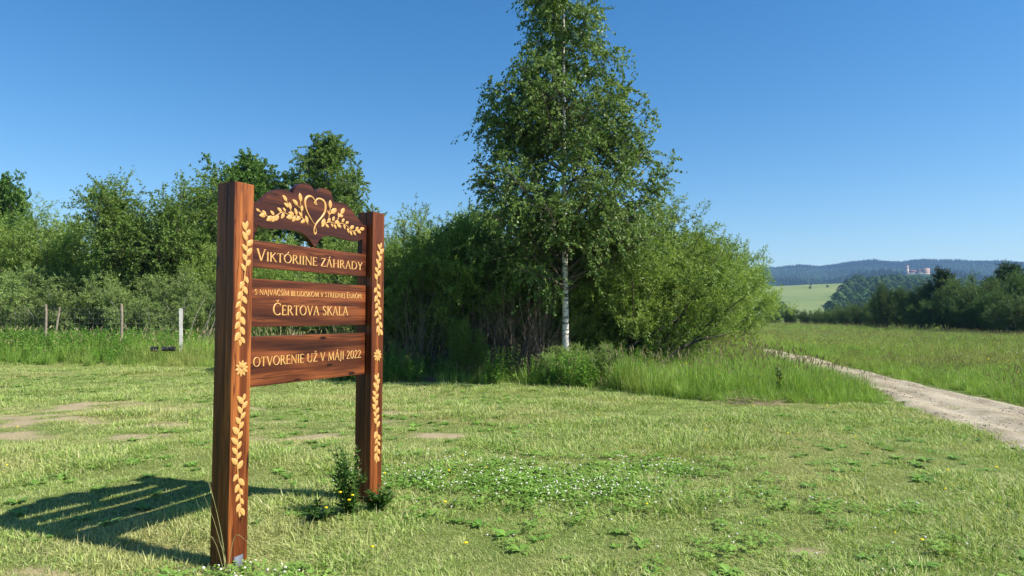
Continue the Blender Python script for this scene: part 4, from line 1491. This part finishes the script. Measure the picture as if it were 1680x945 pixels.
def vine(post, tc, ztop, zbot, flip, phase, n, amp=0.022):
    """carved stem with leaves in turn; leaves above the share `flip` point up, below down"""
    L = ztop - zbot
    ts = np.linspace(0, 1, 40)
    stem = lambda s: (tc + amp * math.sin(s * 5.6 + phase) + 0.012 * (0.5 - s), ztop - 0.05 - (L - 0.1) * s)
    pts = [stem(s) for s in ts]
    v, f = ribbon(pts, np.full(40, 0.0085), -0.0004, 0.004)
    link('carved_stem', Geo().add(v, f).mesh('carved_stem', [M_CARVE]), post)
    carve_leaf(post, *stem(0.0), stem(0.0)[0] + 0.012, ztop, -0.0004, 1.0)
    carve_leaf(post, *stem(1.0), stem(1.0)[0] - 0.006, zbot, -0.0004, 1.0)
    for k in range(n):
        s = (k + 0.6) / n
        x_, z_ = stem(s)
        sd_ = 1 if k % 2 else -1
        ln = 0.068 * random.uniform(0.85, 1.15)
        ang = random.uniform(0.5, 0.8) * sd_
        up = 1 if s < flip else -1
        carve_leaf(post, x_, z_, x_ + math.sin(ang) * ln, z_ + up * math.cos(ang) * ln, -0.0004, random.uniform(0.95, 1.2))


for k, (x0, zb, rows_) in enumerate(((0.0, -0.35, ((362, 568), 604, (645, 846))), (SPAN, -0.25, ((397, 552), 583, (612, 760))))):
    split = 0.066
    post = link('post', bevel_box('post', x0 + 0.002, x0 + PW - 0.002, split + 0.003, PD, zb, ZT - 0.002, M_POST, 0.005), sign)
    link('facing_board', bevel_box('facing_board', x0, x0 + PW, 0.0, split, zb, ZT, M_POST, 0.005), post)
    cx = x0 + PW * 0.52
    colx = [((388 + 419) / 2, (371 + 404) / 2)][0] if k == 0 else ((610 + 629) / 2, (608 + 626) / 2)

    def zpost(py):
        return on_sign(colx[0], py, 0.0)[1]
    vine(post, cx, zpost(rows_[0][0]), zpost(rows_[0][1]), 0.42, 0.3 + 2 * k, 22)
    vine(post, cx - 0.004, zpost(rows_[2][0]), zpost(rows_[2][1]), 0.66, 2.2 + k, 22)
    zc = zpost(rows_[1])
    for j in range(10):
        a = j * 2 * PI / 10 + 0.15
        carve_leaf(post, cx + math.sin(a) * 0.005, zc + math.cos(a) * 0.005, cx + math.sin(a) * 0.058, zc + math.cos(a) * 0.058, -0.0006 - 0.0006 * (j % 2), 0.85, 'carved_petal')
    br_ = Geo().box(x0 + 0.05, x0 + 0.125, -0.006, -0.001, zb + 0.2, -0.02 if k == 0 else 0.04)
    link('post_bracket', br_.mesh('post_bracket', [M_ZINC]), post)

BT = 0.042                                                  # board thickness
XL, XR = PW + 0.001, SPAN - 0.001


# lettering: roman capitals with thick and thin strokes and serifs --------------------------
TK, TN = 0.15, 0.085


def arc(cx, cy, rx, ry, a0, a1, n=22, thick=TK, thin=TN):
    a = np.radians(np.linspace(a0, a1, n))
    p = np.stack([cx + rx * np.cos(a), cy + ry * np.sin(a)], 1)
    return p, thin + (thick - thin) * np.abs(np.cos(a)) ** 1.5


def seg(x0, y0, x1, y1, w_):
    t = np.linspace(0, 1, 3)
    return np.stack([x0 + (x1 - x0) * t, y0 + (y1 - y0) * t], 1), np.full(3, w_)


def serif(x, y, ln=0.2):
    return seg(x - ln / 2, y, x + ln / 2, y, 0.045)


def stem_(x, y0=0.0, y1=1.0, w_=TK):
    return [seg(x, y0, x, y1, w_), serif(x, y0 + 0.02), serif(x, y1 - 0.02)]


def glyph(c):
    if c == ' ':
        return 0.32, []
    if c == 'I':
        return 0.28, stem_(0.14)
    if c == 'V':
        return 0.70, [seg(.06, 1, .36, 0, TK), seg(.36, 0, .63, 1, TN), serif(.06, .98), serif(.63, .98)]
    if c == 'K':
        return 0.68, stem_(.12) + [seg(.15, .46, .54, .98, TN), seg(.26, .58, .62, .02, TK), serif(.55, .98), serif(.63, .02)]
    if c == 'T':
        return 0.64, [seg(.32, 0, .32, .97, TK), serif(.32, .02), seg(.02, .965, .62, .965, .065), seg(.03, .82, .03, .98, .05), seg(.61, .82, .61, .98, .05)]
    if c == 'O':
        return 0.84, [arc(.42, .5, .35, .48, 0, 360, 40)]
    if c == 'R':
        return 0.68, stem_(.12) + [arc(.24, .74, .22, .235, 90, -90), seg(.12, .965, .25, .965, TN), seg(.12, .51, .25, .51, TN), seg(.3, .5, .62, .01, TK), serif(.63, .02, .14)]
    if c == 'N':
        return 0.80, [seg(.12, 0, .12, .97, TN), serif(.12, .02), serif(.07, .98), seg(.1, .98, .68, .02, TK), seg(.68, 0, .68, 1, TN), serif(.68, .98)]
    if c == 'E':
        return 0.56, stem_(.12) + [seg(.12, .965, .48, .965, TN), seg(.12, .52, .42, .52, TN), seg(.12, .035, .52, .035, TN), seg(.47, .84, .47, .98, .045), seg(.52, .02, .52, .17, .045), seg(.42, .45, .42, .6, .04)]
    if c == 'Z':
        return 0.60, [seg(.05, .965, .54, .965, TN), seg(.04, .035, .56, .035, TN), seg(.52, .96, .07, .04, TK), seg(.06, .82, .06, .97, .045), seg(.55, .02, .55, .18, .045)]
    if c == 'A':
        return 0.74, [seg(.07, 0, .35, 1, TN), seg(.35, 1, .66, 0, TK), seg(.16, .36, .54, .36, .05), serif(.07, .02), serif(.66, .02)]
    if c == 'H':
        return 0.82, stem_(.14) + stem_(.68) + [seg(.14, .52, .68, .52, .055)]
    if c == 'D':
        return 0.80, stem_(.12) + [arc(.3, .5, .42, .47, 90, -90), seg(.12, .965, .31, .965, TN), seg(.12, .035, .31, .035, TN)]
    if c == 'Y':
        return 0.66, [seg(.06, 1, .33, .46, TK), seg(.61, 1, .33, .46, TN), seg(.33, .5, .33, 0, TK), serif(.06, .98), serif(.61, .98), serif(.33, .02)]
    if c == 'S':
        p = resample([(.43, .8), (.36, .93), (.25, .965), (.12, .9), (.09, .75), (.18, .6), (.32, .48), (.43, .33), (.42, .14), (.28, .03), (.14, .05), (.06, .2)], 30)
        s_ = np.linspace(0, 1, 30)
        return 0.52, [(p, TN + (TK - TN) * np.exp(-((s_ - .5) / .22) ** 2)), seg(.43, .78, .43, .97, .045), seg(.06, .03, .06, .22, .045)]
    if c == 'J':
        p = resample([(.17, .98), (.17, .5), (.17, .1), (.13, -.1), (.02, -.18)], 16)
        return 0.32, [(p, np.linspace(TK, TN, 16)), serif(.17, .98)]
    if c == 'C':
        return 0.72, [arc(.42, .5, .35, .48, 48, 312, 34), seg(.66, .78, .66, .96, .045), seg(.66, .06, .66, .2, .04)]
    if c == 'B':
        return 0.62, stem_(.12) + [arc(.24, .76, .19, .21, 90, -90), arc(.24, .28, .25, .25, 90, -90), seg(.12, .965, .25, .965, TN), seg(.12, .54, .25, .54, TN), seg(.12, .035, .25, .035, TN)]
    if c == 'L':
        return 0.54, stem_(.12) + [seg(.12, .035, .5, .035, TN), seg(.5, .02, .5, .2, .045)]
    if c == 'U':
        a = arc(.38, .3, .26, .29, 180, 360, 20)
        return 0.78, [seg(.12, .3, .12, 1, TK), a, seg(.64, .3, .64, 1, TN), serif(.12, .98), serif(.64, .98)]
    if c == 'M':
        return 0.96, [seg(.1, 0, .17, .98, TN), seg(.17, .98, .47, .04, TK), seg(.47, .04, .77, .98, TN), seg(.78, .98, .86, 0, TK), serif(.1, .02), serif(.86, .02), serif(.14, .98, .12), serif(.8, .98, .12)]
    if c == 'P':
        return 0.58, stem_(.12) + [arc(.24, .72, .23, .25, 90, -90), seg(.12, .965, .25, .965, TN), seg(.12, .475, .25, .475, TN)]
    if c == '2':
        p = resample([(.06, .78), (.14, .94), (.28, .97), (.41, .86), (.4, .66), (.25, .38), (.05, .06)], 26)
        s_ = np.linspace(0, 1, 26)
        return 0.54, [(p, TN + (TK - TN) * np.exp(-((s_ - .55) / .2) ** 2)), seg(.04, .045, .5, .045, .085), seg(.5, .03, .5, .18, .045)]
    if c == '0':
        return 0.60, [arc(.3, .5, .22, .48, 0, 360, 36)]
    return 0.4, []


ACC = {'Ó': ('O', 'acute'), 'Á': ('A', 'acute'), 'Í': ('I', 'acute'), 'Č': ('C', 'caron'), 'Š': ('S', 'caron'), 'Ž': ('Z', 'caron'), 'Ä': ('A', 'dots')}


def text_mesh(text, t0, t1, z0, cap, small, y, bold=1.0):
    """text set between t0 and t1 on baseline z0; lower case letters are small capitals"""
    items, x = [], 0.0
    for ch in text:
        big = ch.isupper() or ch.isdigit()
        base, acc = ACC.get(ch.upper(), (ch.upper(), None))
        adv, st = glyph(base)
        s = (cap if big else small) / cap
        st = list(st)
        mid = adv / 2
        if acc == 'acute':
            st.append(seg(mid - .04, 1.07, mid + .1, 1.27, .075))
        elif acc == 'caron':
            st += [seg(mid - .13, 1.27, mid, 1.09, .065), seg(mid, 1.09, mid + .13, 1.27, .065)]
        elif acc == 'dots':
            st += [seg(mid - .14, 1.1, mid - .14, 1.2, .1), seg(mid + .14, 1.1, mid + .14, 1.2, .1)]
        items.append((x, s, st))
        x += (adv + 0.045) * s
    sx = (t1 - t0) / x
    g_ = Geo()
    j = 0
    for ox_, s, st in items:
        for p_, w_ in st:
            q = np.array(p_) * s
            q[:, 0] = (q[:, 0] + ox_)
            # width is kept true across: build in unscaled space and stretch after
            v, f = ribbon(q, np.asarray(w_) * s * bold, 0.0, 1.0)
            v[:, 0] = t0 + v[:, 0] * sx
            v[:, 2] = z0 + v[:, 2] * cap
            v[:, 1] = y - 0.0005 - 0.0022 * v[:, 1] * -1 * -1 if False else y - 0.0004 - 0.0024 * (-v[:, 1]) - 0.00006 * (j % 9)
            g_.add(v, f)
            j += 1
    return g_.mesh('lettering', [M_CARVE])


def letter_line(board, text, left, right, base, hcap, ratio):
    """left/right: image x of the ends, base: image (x, y) on the baseline, hcap: image (x, y top, y bottom) of a capital"""
    t0, t1 = on_sign(left, base[1], REC)[0], on_sign(right, base[1], REC)[0]
    z0 = on_sign(*base, REC)[1]
    cap = on_sign(hcap[0], hcap[1], REC)[1] - on_sign(hcap[0], hcap[2], REC)[1]
    link('lettering', text_mesh(text, t0, t1, z0, cap, cap * ratio, REC, 1.2 if cap < 0.06 else 0.95), board)


for ztop, zbot, lines in ((2.117, 1.925, [('Viktóriine záhrady', 420.5, 595, (508, 435.2), (424, 408.5, 427.8), 0.8)]),
                          (1.846, 1.506, [('s najväčším bludiskom v strednej Európe', 417.5, 594.5, (505, 486.6), (574, 479.7, 489), 0.82),
                                          ('Čertova skala', 447.5, 571.5, (508, 517.3), (456, 497.8, 517.8), 0.82)]),
                          (1.438, 1.084, [('OTVORENIE UŽ V MÁJI 2022', 415.0, 592.5, (503, 594.6), (503, 580.3, 594.6), 1.0)])):
    bd = link('board', bevel_box('board', XL, XR, REC, REC + BT, zbot, ztop, M_BOARD, 0.004), sign)
    for ln in lines:
        letter_line(bd, *ln)

# the crown with its scalloped outline: traced once, made symmetric about its middle
Z4 = lambda a, b: on_sign(410 + a / 8.215, 295 + b / 8.215, REC)
TOPL = [(90, 315), (160, 280), (230, 215), (290, 165), (370, 132), (450, 130), (520, 150), (585, 182)]
TOPC = [(585, 170), (600, 130), (640, 82), (700, 52), (760, 46), (815, 75), (850, 120), (871, 178)]
TOPC2 = [(871, 178), (890, 150), (940, 120), (1000, 110), (1050, 128), (1090, 170), (1112, 225), (1135, 292)]
TOPR = [(1140, 297), (1185, 304), (1240, 306), (1290, 330), (1340, 372), (1390, 432), (1430, 488), (1490, 562), (1530, 600), (1572, 616)]
BOT = [(1512, 800), (1450, 826), (1400, 826), (1300, 806), (1200, 776), (1100, 756), (1030, 756), (970, 782), (930, 822), (903, 870), (888, 902), (868, 902), (845, 870), (800, 800),
       (740, 740), (680, 702), (600, 682), (500, 668), (300, 660), (200, 650), (140, 625), (95, 590)]
tm = (XL + XR) / 2


def tz(lst):
    return np.array([Z4(*q) for q in lst])


outl = []
for part in (TOPL, TOPC, TOPC2, TOPR):
    outl.append(resample(tz(part), 14))
top = np.concatenate(outl)
top[0, 0] = XL
top = np.vstack([top, [[XR, top[-1, 1]]]])
bz_leg = 2.118
lw = 0.062
botp = resample(tz(BOT), 46)
botp = botp[(botp[:, 0] > XL + lw) & (botp[:, 0] < XR - lw)]
poly = np.vstack([top, [[XR, bz_leg], [XR - lw, bz_leg], [XR - lw, botp[0, 1] + 0.01]], botp, [[XL + lw, botp[-1, 1] + 0.008], [XL + lw, bz_leg], [XL, bz_leg]]])
_k = [0]
for i_ in range(1, len(poly)):
    if np.linalg.norm(poly[i_] - poly[_k[-1]]) > 0.003:
        _k.append(i_)
poly = poly[_k]
bm = bmesh.new()
fr = [bm.verts.new((p_[0], REC - 0.001, p_[1])) for p_ in poly]
bk = [bm.verts.new((p_[0], REC + BT + 0.004, p_[1])) for p_ in poly]
n_ = len(poly)
for i_ in range(n_):
    bm.faces.new((fr[i_], fr[(i_ + 1) % n_], bk[(i_ + 1) % n_], bk[i_]))
f1, f2 = bm.faces.new(fr), bm.faces.new(bk[::-1])
bmesh.ops.triangulate(bm, faces=[f1, f2])
bmesh.ops.recalc_face_normals(bm, faces=bm.faces[:])
me = bpy.data.meshes.new('crown_board')
bm.to_mesh(me)
bm.free()
me.materials.append(M_CROWN)
crown = link('crown_board', me, sign)
YC = REC - 0.0014
for a in ([(130, 430, 78, 390), (215, 480, 165, 410), (210, 480, 120, 480), (325, 480, 270, 415), (310, 500, 215, 550), (345, 490, 292, 570), (380, 470, 345, 555), (425, 435, 365, 375),
           (460, 450, 415, 525), (480, 430, 440, 375), (575, 500, 485, 510), (590, 470, 515, 440), (615, 495, 565, 565), (630, 480, 600, 380), (680, 500, 615, 545), (695, 495, 655, 430),
           (740, 545, 680, 580), (770, 590, 750, 480), (495, 290, 435, 205), (520, 370, 455, 310), (545, 405, 530, 305), (640, 345, 570, 265), (680, 300, 668, 175), (690, 430, 705, 345),
           (965, 635, 1005, 520), (1040, 570, 1085, 520), (1015, 600, 1060, 645), (1110, 560, 1135, 490), (1090, 590, 1120, 635), (1140, 570, 1205, 575), (1130, 600, 1160, 665),
           (1170, 605, 1230, 640), (1235, 575, 1270, 520), (1260, 600, 1280, 670), (1285, 590, 1330, 565), (1310, 650, 1330, 720), (1345, 660, 1400, 620), (1340, 690, 1375, 750),
           (1390, 700, 1425, 750), (1420, 680, 1460, 635), (1440, 690, 1495, 715), (1480, 670, 1540, 655), (1075, 390, 1080, 270), (1060, 460, 1045, 415), (1085, 450, 1165, 390),
           (1190, 510, 1195, 440), (1200, 490, 1255, 485), (1220, 460, 1270, 380)]):
    p0, p1 = Z4(a[0], a[1]), Z4(a[2], a[3])
    carve_leaf(crown, *p0, *p1, YC, 1.05)
for st in ([(780, 600), (740, 545), (690, 510), (640, 490), (580, 490), (520, 470), (460, 445), (420, 440), (340, 490), (280, 500), (230, 490), (160, 445), (110, 415)],
           [(700, 510), (690, 400), (675, 300), (668, 240)], [(680, 385), (630, 340), (590, 290)], [(560, 450), (540, 400), (510, 320), (490, 280)],
           [(965, 635), (1010, 590), (1080, 570), (1150, 590), (1240, 590), (1300, 620), (1370, 690), (1430, 685), (1500, 665)],
           [(1055, 560), (1065, 470), (1080, 380), (1080, 330)], [(1065, 470), (1110, 440)], [(1170, 560), (1200, 490), (1240, 430)]):
    pts = resample(tz(st), 8 * len(st))
    v, f = ribbon(pts, np.full(len(pts), 0.0075), YC, 0.004)
    link('carved_stem', Geo().add(v, f).mesh('carved_stem', [M_CARVE]), crown)
for st, ws in (([(880, 300), (893, 318), (880, 335), (862, 318), (868, 285), (840, 238), (800, 222), (765, 238), (743, 275), (740, 325), (755, 400), (790, 480), (830, 550), (870, 608)],
                [.004, .006, .008, .008, .009, .014, .02, .023, .022, .02, .016, .012, .009, .006]),
               ([(900, 335), (885, 325), (880, 300), (890, 272), (920, 255), (965, 266), (1000, 300), (1015, 360), (1004, 440), (960, 510), (905, 570), (873, 625), (858, 690), (872, 735), (890, 700), (880, 645)],
                [.006, .007, .009, .012, .016, .02, .023, .024, .021, .018, .015, .013, .012, .014, .009, .005])):
    pts = resample(tz(st), 60)
    wd = np.interp(np.linspace(0, 1, 60), np.linspace(0, 1, len(ws)), ws)
    v, f = ribbon(pts, wd * 0.95, YC - 0.0003, 0.006)
    link('carved_heart', Geo().add(v, f).mesh('carved_heart', [M_CARVE]), crown)

# ------------------------------------------------------------------ fence, posts and small things on the left
M_OLDWOOD = plain_mat('weathered_wood', (0.20, 0.16, 0.12), 0.9, 0.1, noise=(8.0, (0.33, 0.27, 0.20)))
M_PALE = plain_mat('pale_post_paint', (0.60, 0.59, 0.55), 0.8, 0.2, noise=(7.0, (0.42, 0.40, 0.35)))
M_WIRE = plain_mat('fence_wire', (0.24, 0.25, 0.25), 0.5, 0.4, 0.5)
M_BLACK = plain_mat('black_plastic', (0.02, 0.02, 0.022), 0.45, 0.4)
FY = 24.0
fence = thing('wire_fence', 'wire mesh fence on crooked grey wooden posts in front of the shrubs', 'fence', (at(140, 560, FY)[0], FY, 0))
fx = fence.location.x
for (px, ptop, Yp, r_, bend) in ((73, 500, 24.0, 0.045, 0.05), (95, 504, 25.2, 0.04, -0.06), (197, 499, 24.0, 0.048, 0.06), (-62, 500, 24.0, 0.045, -0.04)):
    q = at(px, ptop, Yp)
    x_, h_ = q[0] - fx, q[2]
    pts = [(x_ + bend * math.sin(t * 3.3) + 0.05 * t, Yp - FY + 0.01 * math.sin(t * 9), -0.2 + (h_ + 0.2) * t) for t in np.linspace(0, 1, 9)]
    v, f = path_tube(pts, r_ * (1.05 - 0.15 * np.linspace(0, 1, 9)), 9)
    g = Geo().add(v, f)
    g.add(np.vstack([v[-9:], [np.mean(v[-9:], 0) + [0, 0, 0.02]]]), np.array([(k, (k + 1) % 9, 9) for k in range(9)]))
    link('fence_post', g.mesh('fence_post', [M_OLDWOOD], True), fence)
g = Geo()
xa, xb = at(-70, 500, FY)[0] - fx, at(300, 500, FY)[0] - fx
for k in range(11):
    z = 0.05 + 0.17 * k
    pts = [(x_, -0.055 + 0.0 * z, z - 0.015 * math.sin((x_ - xa) * 1.9) ** 2) for x_ in np.linspace(xa, xb, 24)]
    v, f = path_tube(pts, np.full(24, 0.0022), 4)
    g.add(v, f)
for x_ in np.arange(xa, xb, 0.16):
    v, f = path_tube([(x_, -0.058, 0.04), (x_ + random.uniform(-.01, .01), -0.058, 0.9), (x_, -0.058, 1.73)], [0.0018] * 3, 3)
    g.add(v, f)
wm = link('wire_mesh', g.mesh('wire_mesh', [M_WIRE]), fence)
wm['kind'] = 'stuff'

q = at(299, 507, 22.6)
wp = thing('marker_post', 'pale whitewashed square post standing alone in the long grass', 'post', (q[0], 22.6, 0))
link('shaft', bevel_box('shaft', -0.052, 0.052, -0.045, 0.045, -0.3, q[2], M_PALE, 0.008), wp)
wp.rotation_euler = (0, -0.025, 0.35)
link('post_cap', bevel_box('post_cap', -0.04, 0.04, -0.034, 0.034, q[2] - 0.004, q[2] + 0.02, M_PALE, 0.006), wp)

q = at(285, 571, 22.2)
tub = thing('plastic_pipe', 'black plastic pipe lying in the grass at the foot of the pale post', 'pipe', (q[0] + 0.05, 21.6, q[2]), 0.15)
for x0_, x1_, rr in ((-0.12, 0.28, 0.075), (-0.42, -0.24, 0.08)):
    pts = [(x_, 0.02 * math.sin(x_ * 5), 0) for x_ in np.linspace(x0_, x1_, 5)]
    v, f = path_tube(pts, [rr, rr, rr * .96, rr, rr], 12)
    v2, f2 = path_tube(pts[::-1], [rr * .85] * 5, 12)
    link('pipe_section', Geo().add(v, f).add(v2, f2).mesh('pipe_section', [M_BLACK], True), tub)

# a dock plant standing in the tall grass, weeds at the sign, cuttings under the bush
M_DOCK = leaf_mat('dock_leaf', (0.03, 0.06, 0.015), (0.085, 0.12, 0.03), 0.2, 0.5, 0.3)
M_WEED = leaf_mat('weed_leaf', (0.03, 0.085, 0.014), (0.10, 0.19, 0.03), 0.3, 0.4, 0.4)
M_STRAW = leaf_mat('straw', (0.30, 0.27, 0.10), (0.48, 0.45, 0.20), 0.25, 0.6, 0.2)
M_DRY = plain_mat('dry_cuttings', (0.40, 0.31, 0.21), 0.95, 0.05, noise=(9.0, (0.24, 0.18, 0.12)))


def leafy_plant(name, label, cat, loc, stems, h, leaf_l, leaf_w, nl, mat, spread, seed, up=0.3):
    r = np.random.default_rng(seed)
    o_ = thing(name, label, cat, loc)
    gs, gl = Geo(), Geo()
    for k in range(stems):
        a = r.uniform(0, 2 * PI)
        b = np.array([math.cos(a), math.sin(a), 0]) * spread * 0.25 * r.uniform(0, 1)
        top = np.array([math.cos(a) * spread * r.uniform(0.1, 1), math.sin(a) * spread * r.uniform(0.1, 1), h * r.uniform(0.5, 1.0)])
        mid = (b + top) / 2 + np.array([0, 0, 0.12 * h])
        pts = resample([b, mid, top], 8)
        v, f = path_tube(pts, np.linspace(0.006, 0.002, 8), 4)
        gs.add(v, f, 0.3)
        s = r.uniform(0.08, 1, nl)
        P = np.array([pts[int(q * 7)] for q in s])
        az = r.uniform(0, 2 * PI, nl)
        D = norm(np.stack([np.cos(az), np.sin(az), r.normal(up, 0.4, nl)], 1))
        L = leaf_l * r.uniform(0.5, 1.2, nl) * (1.15 - 0.6 * s)
        v, f = leaf_quads(P, D, norm(np.tile([0, 0, 1.0], (nl, 1)) + r.normal(0, 0.35, (nl, 3))), L, L * leaf_w)
        gl.add(v, f, np.repeat(r.uniform(0, 1, nl), 4))
    link('stem', gs.mesh('plant_stem', [mat]), o_)
    link('foliage', gl.mesh('plant_foliage', [mat]), o_)
    return o_


q = ground_at(1277, 652)
leafy_plant('dock_plant', 'dark upright dock plant standing in the tall grass by the path', 'plant', (q[0], q[1], 0), 4, 0.75, 0.12, 0.3, 40, M_DOCK, 0.1, 5, 0.8)
bp_ = np.array([SX0, SY0]) + U2 * (SPAN - 0.12) + N2 * -0.02
weed = leafy_plant('leafy_weed', 'dark leafy weed with yellow flowers at the foot of the right post', 'plant', (bp_[0] - 0.07, bp_[1] - 0.16, float(gz(bp_[0], bp_[1]))), 20, 0.6, 0.09, 0.28, 34, M_WEED, 0.2, 6)
for dx, dy, dz in ((-0.05, -0.12, 0.22), (0.03, -0.16, 0.17), (-0.14, -0.2, 0.12), (0.05, -0.13, 0.2)):
    fl = bpy.data.objects.new('flower', head_mesh('flower', M_YELLOW, 0.016, 0.0, 77, 0.5))
    COL.objects.link(fl)
    fl.parent = weed
    fl.location = (dx, dy, dz)
leafy_plant('leafy_weed', 'bright green leafy weed hugging the front of the right post', 'plant', (bp_[0] + 0.16, bp_[1] - 0.03, float(gz(bp_[0], bp_[1]))), 12, 0.2, 0.1, 0.36, 24, M_WEED, 0.16, 8)
leafy_plant('leafy_weed', 'low dark weed in the grass left of the right post', 'plant', (bp_[0] - 0.3, bp_[1] - 0.28, float(gz(bp_[0] - .3, bp_[1]))), 10, 0.12, 0.1, 0.36, 22, M_WEED, 0.2, 9)

gs = thing('grass_stalk', 'dry seed stalk with pale heads in front of the right post', 'grass stalk', (bp_[0] - 0.06, bp_[1] - 0.1, 0))
for dx, h_, n in ((0.0, 0.52, 12), (0.03, 0.38, 7)):
    pts = resample([(dx, 0, 0), (dx + 0.01, 0, h_ * .5), (dx + 0.02, -0.02, h_)], 8)
    v, f = path_tube(pts, np.linspace(0.002, 0.001, 8), 4)
    link('stalk', Geo().add(v, f).mesh('stalk', [M_STRAW]), gs)
    P = np.array([pts[-1] - np.array([0, 0, 0.10 * k / n]) for k in range(n)]) + rng.normal(0, 0.012, (n, 3))
    v, f = leaf_quads(P, norm(rng.normal(0, 0.6, (n, 3)) + [0, 0, 0.6]), rnd_dir(n), np.full(n, 0.028), np.full(n, 0.010))
    link('seed_head', Geo().add(v, f).mesh('seed_head', [M_SEED]), gs)

lg = np.array([SX0, SY0]) + N2 * 0.10 - U2 * 0.07
gs = thing('grass_stalk', 'long pale grass blades leaning against the left post', 'grass stalk', (lg[0], lg[1], -0.06))
for (p0, p1, p2, r_) in (((0.14, -0.06, 0), (0.07, -0.02, 0.32), (-0.03, 0, 0.62), .0035), ((0.15, -0.06, 0), (0.09, -0.03, 0.26), (0.0, 0.0, 0.55), .003), ((0.16, -0.07, 0), (0.06, -0.05, 0.3), (-0.02, -0.04, 0.48), .003),
                         ((0.14, -0.08, 0), (0.05, -0.05, 0.2), (-0.1, -0.04, 0.27), .003), ((0.16, -0.08, 0), (0.2, -0.06, 0.22), (0.28, -0.04, 0.17), .003), ((0.15, -0.08, 0), (0.11, -0.06, 0.16), (0.02, -0.04, 0.22), .003)):
    pts = resample([p0, p1, p2], 12)
    v, f = path_tube(pts, np.linspace(r_, 0.0008, 12), 4)
    link('blade', Geo().add(v, f).mesh('blade', [M_STRAW]), gs)
for px, py, sx_, label in ((700, 624, 0.55, 'brown heap of dry cuttings at the foot of the bush near the sign'), (996, 634, 0.5, 'brown heap of dry cuttings at the foot of the bush below the birch'), (1235, 664, 0.7, 'flat strip of dry cuttings along the front of the tall grass')):
    q = ground_at(px, py)
    n = 420 if px < 1200 else 160
    P = np.stack([rng.normal(0, sx_ * .5, n), rng.normal(0, 0.16, n), np.abs(rng.normal(0, 0.05, n)) + 0.01], 1)
    D = rnd_dir(n)
    D[:, 2] *= 0.25
    v, f = tubes(P, norm(D), rng.uniform(0.08, 0.3, n), rnd_dir(n) * 0.02, np.full(n, 0.004), np.full(n, 0.002), 1, 3)
    link('dry_cuttings', Geo().add(v, f).mesh('dry_cuttings', [M_DRY]), None, (q[0], q[1], float(gz(q[0], q[1]))), kind='stuff', label=label)

# ------------------------------------------------------------------ haze over the whole valley
m, nt, out = new_mat('valley_haze')
pv = nt.nodes.new('ShaderNodeVolumePrincipled')
pv.inputs['Color'].default_value = (0.34, 0.60, 1.0, 1)
pv.inputs['Density'].default_value = 0.00016
pv.inputs['Anisotropy'].default_value = 0.0
nt.links.new(pv.outputs[0], out.inputs['Volume'])
hz = Geo().box(-1600, 4100, -60, 3700, -3.0, 262).mesh('haze', [m])
link('haze', hz, kind='stuff', label='pale blue summer haze')
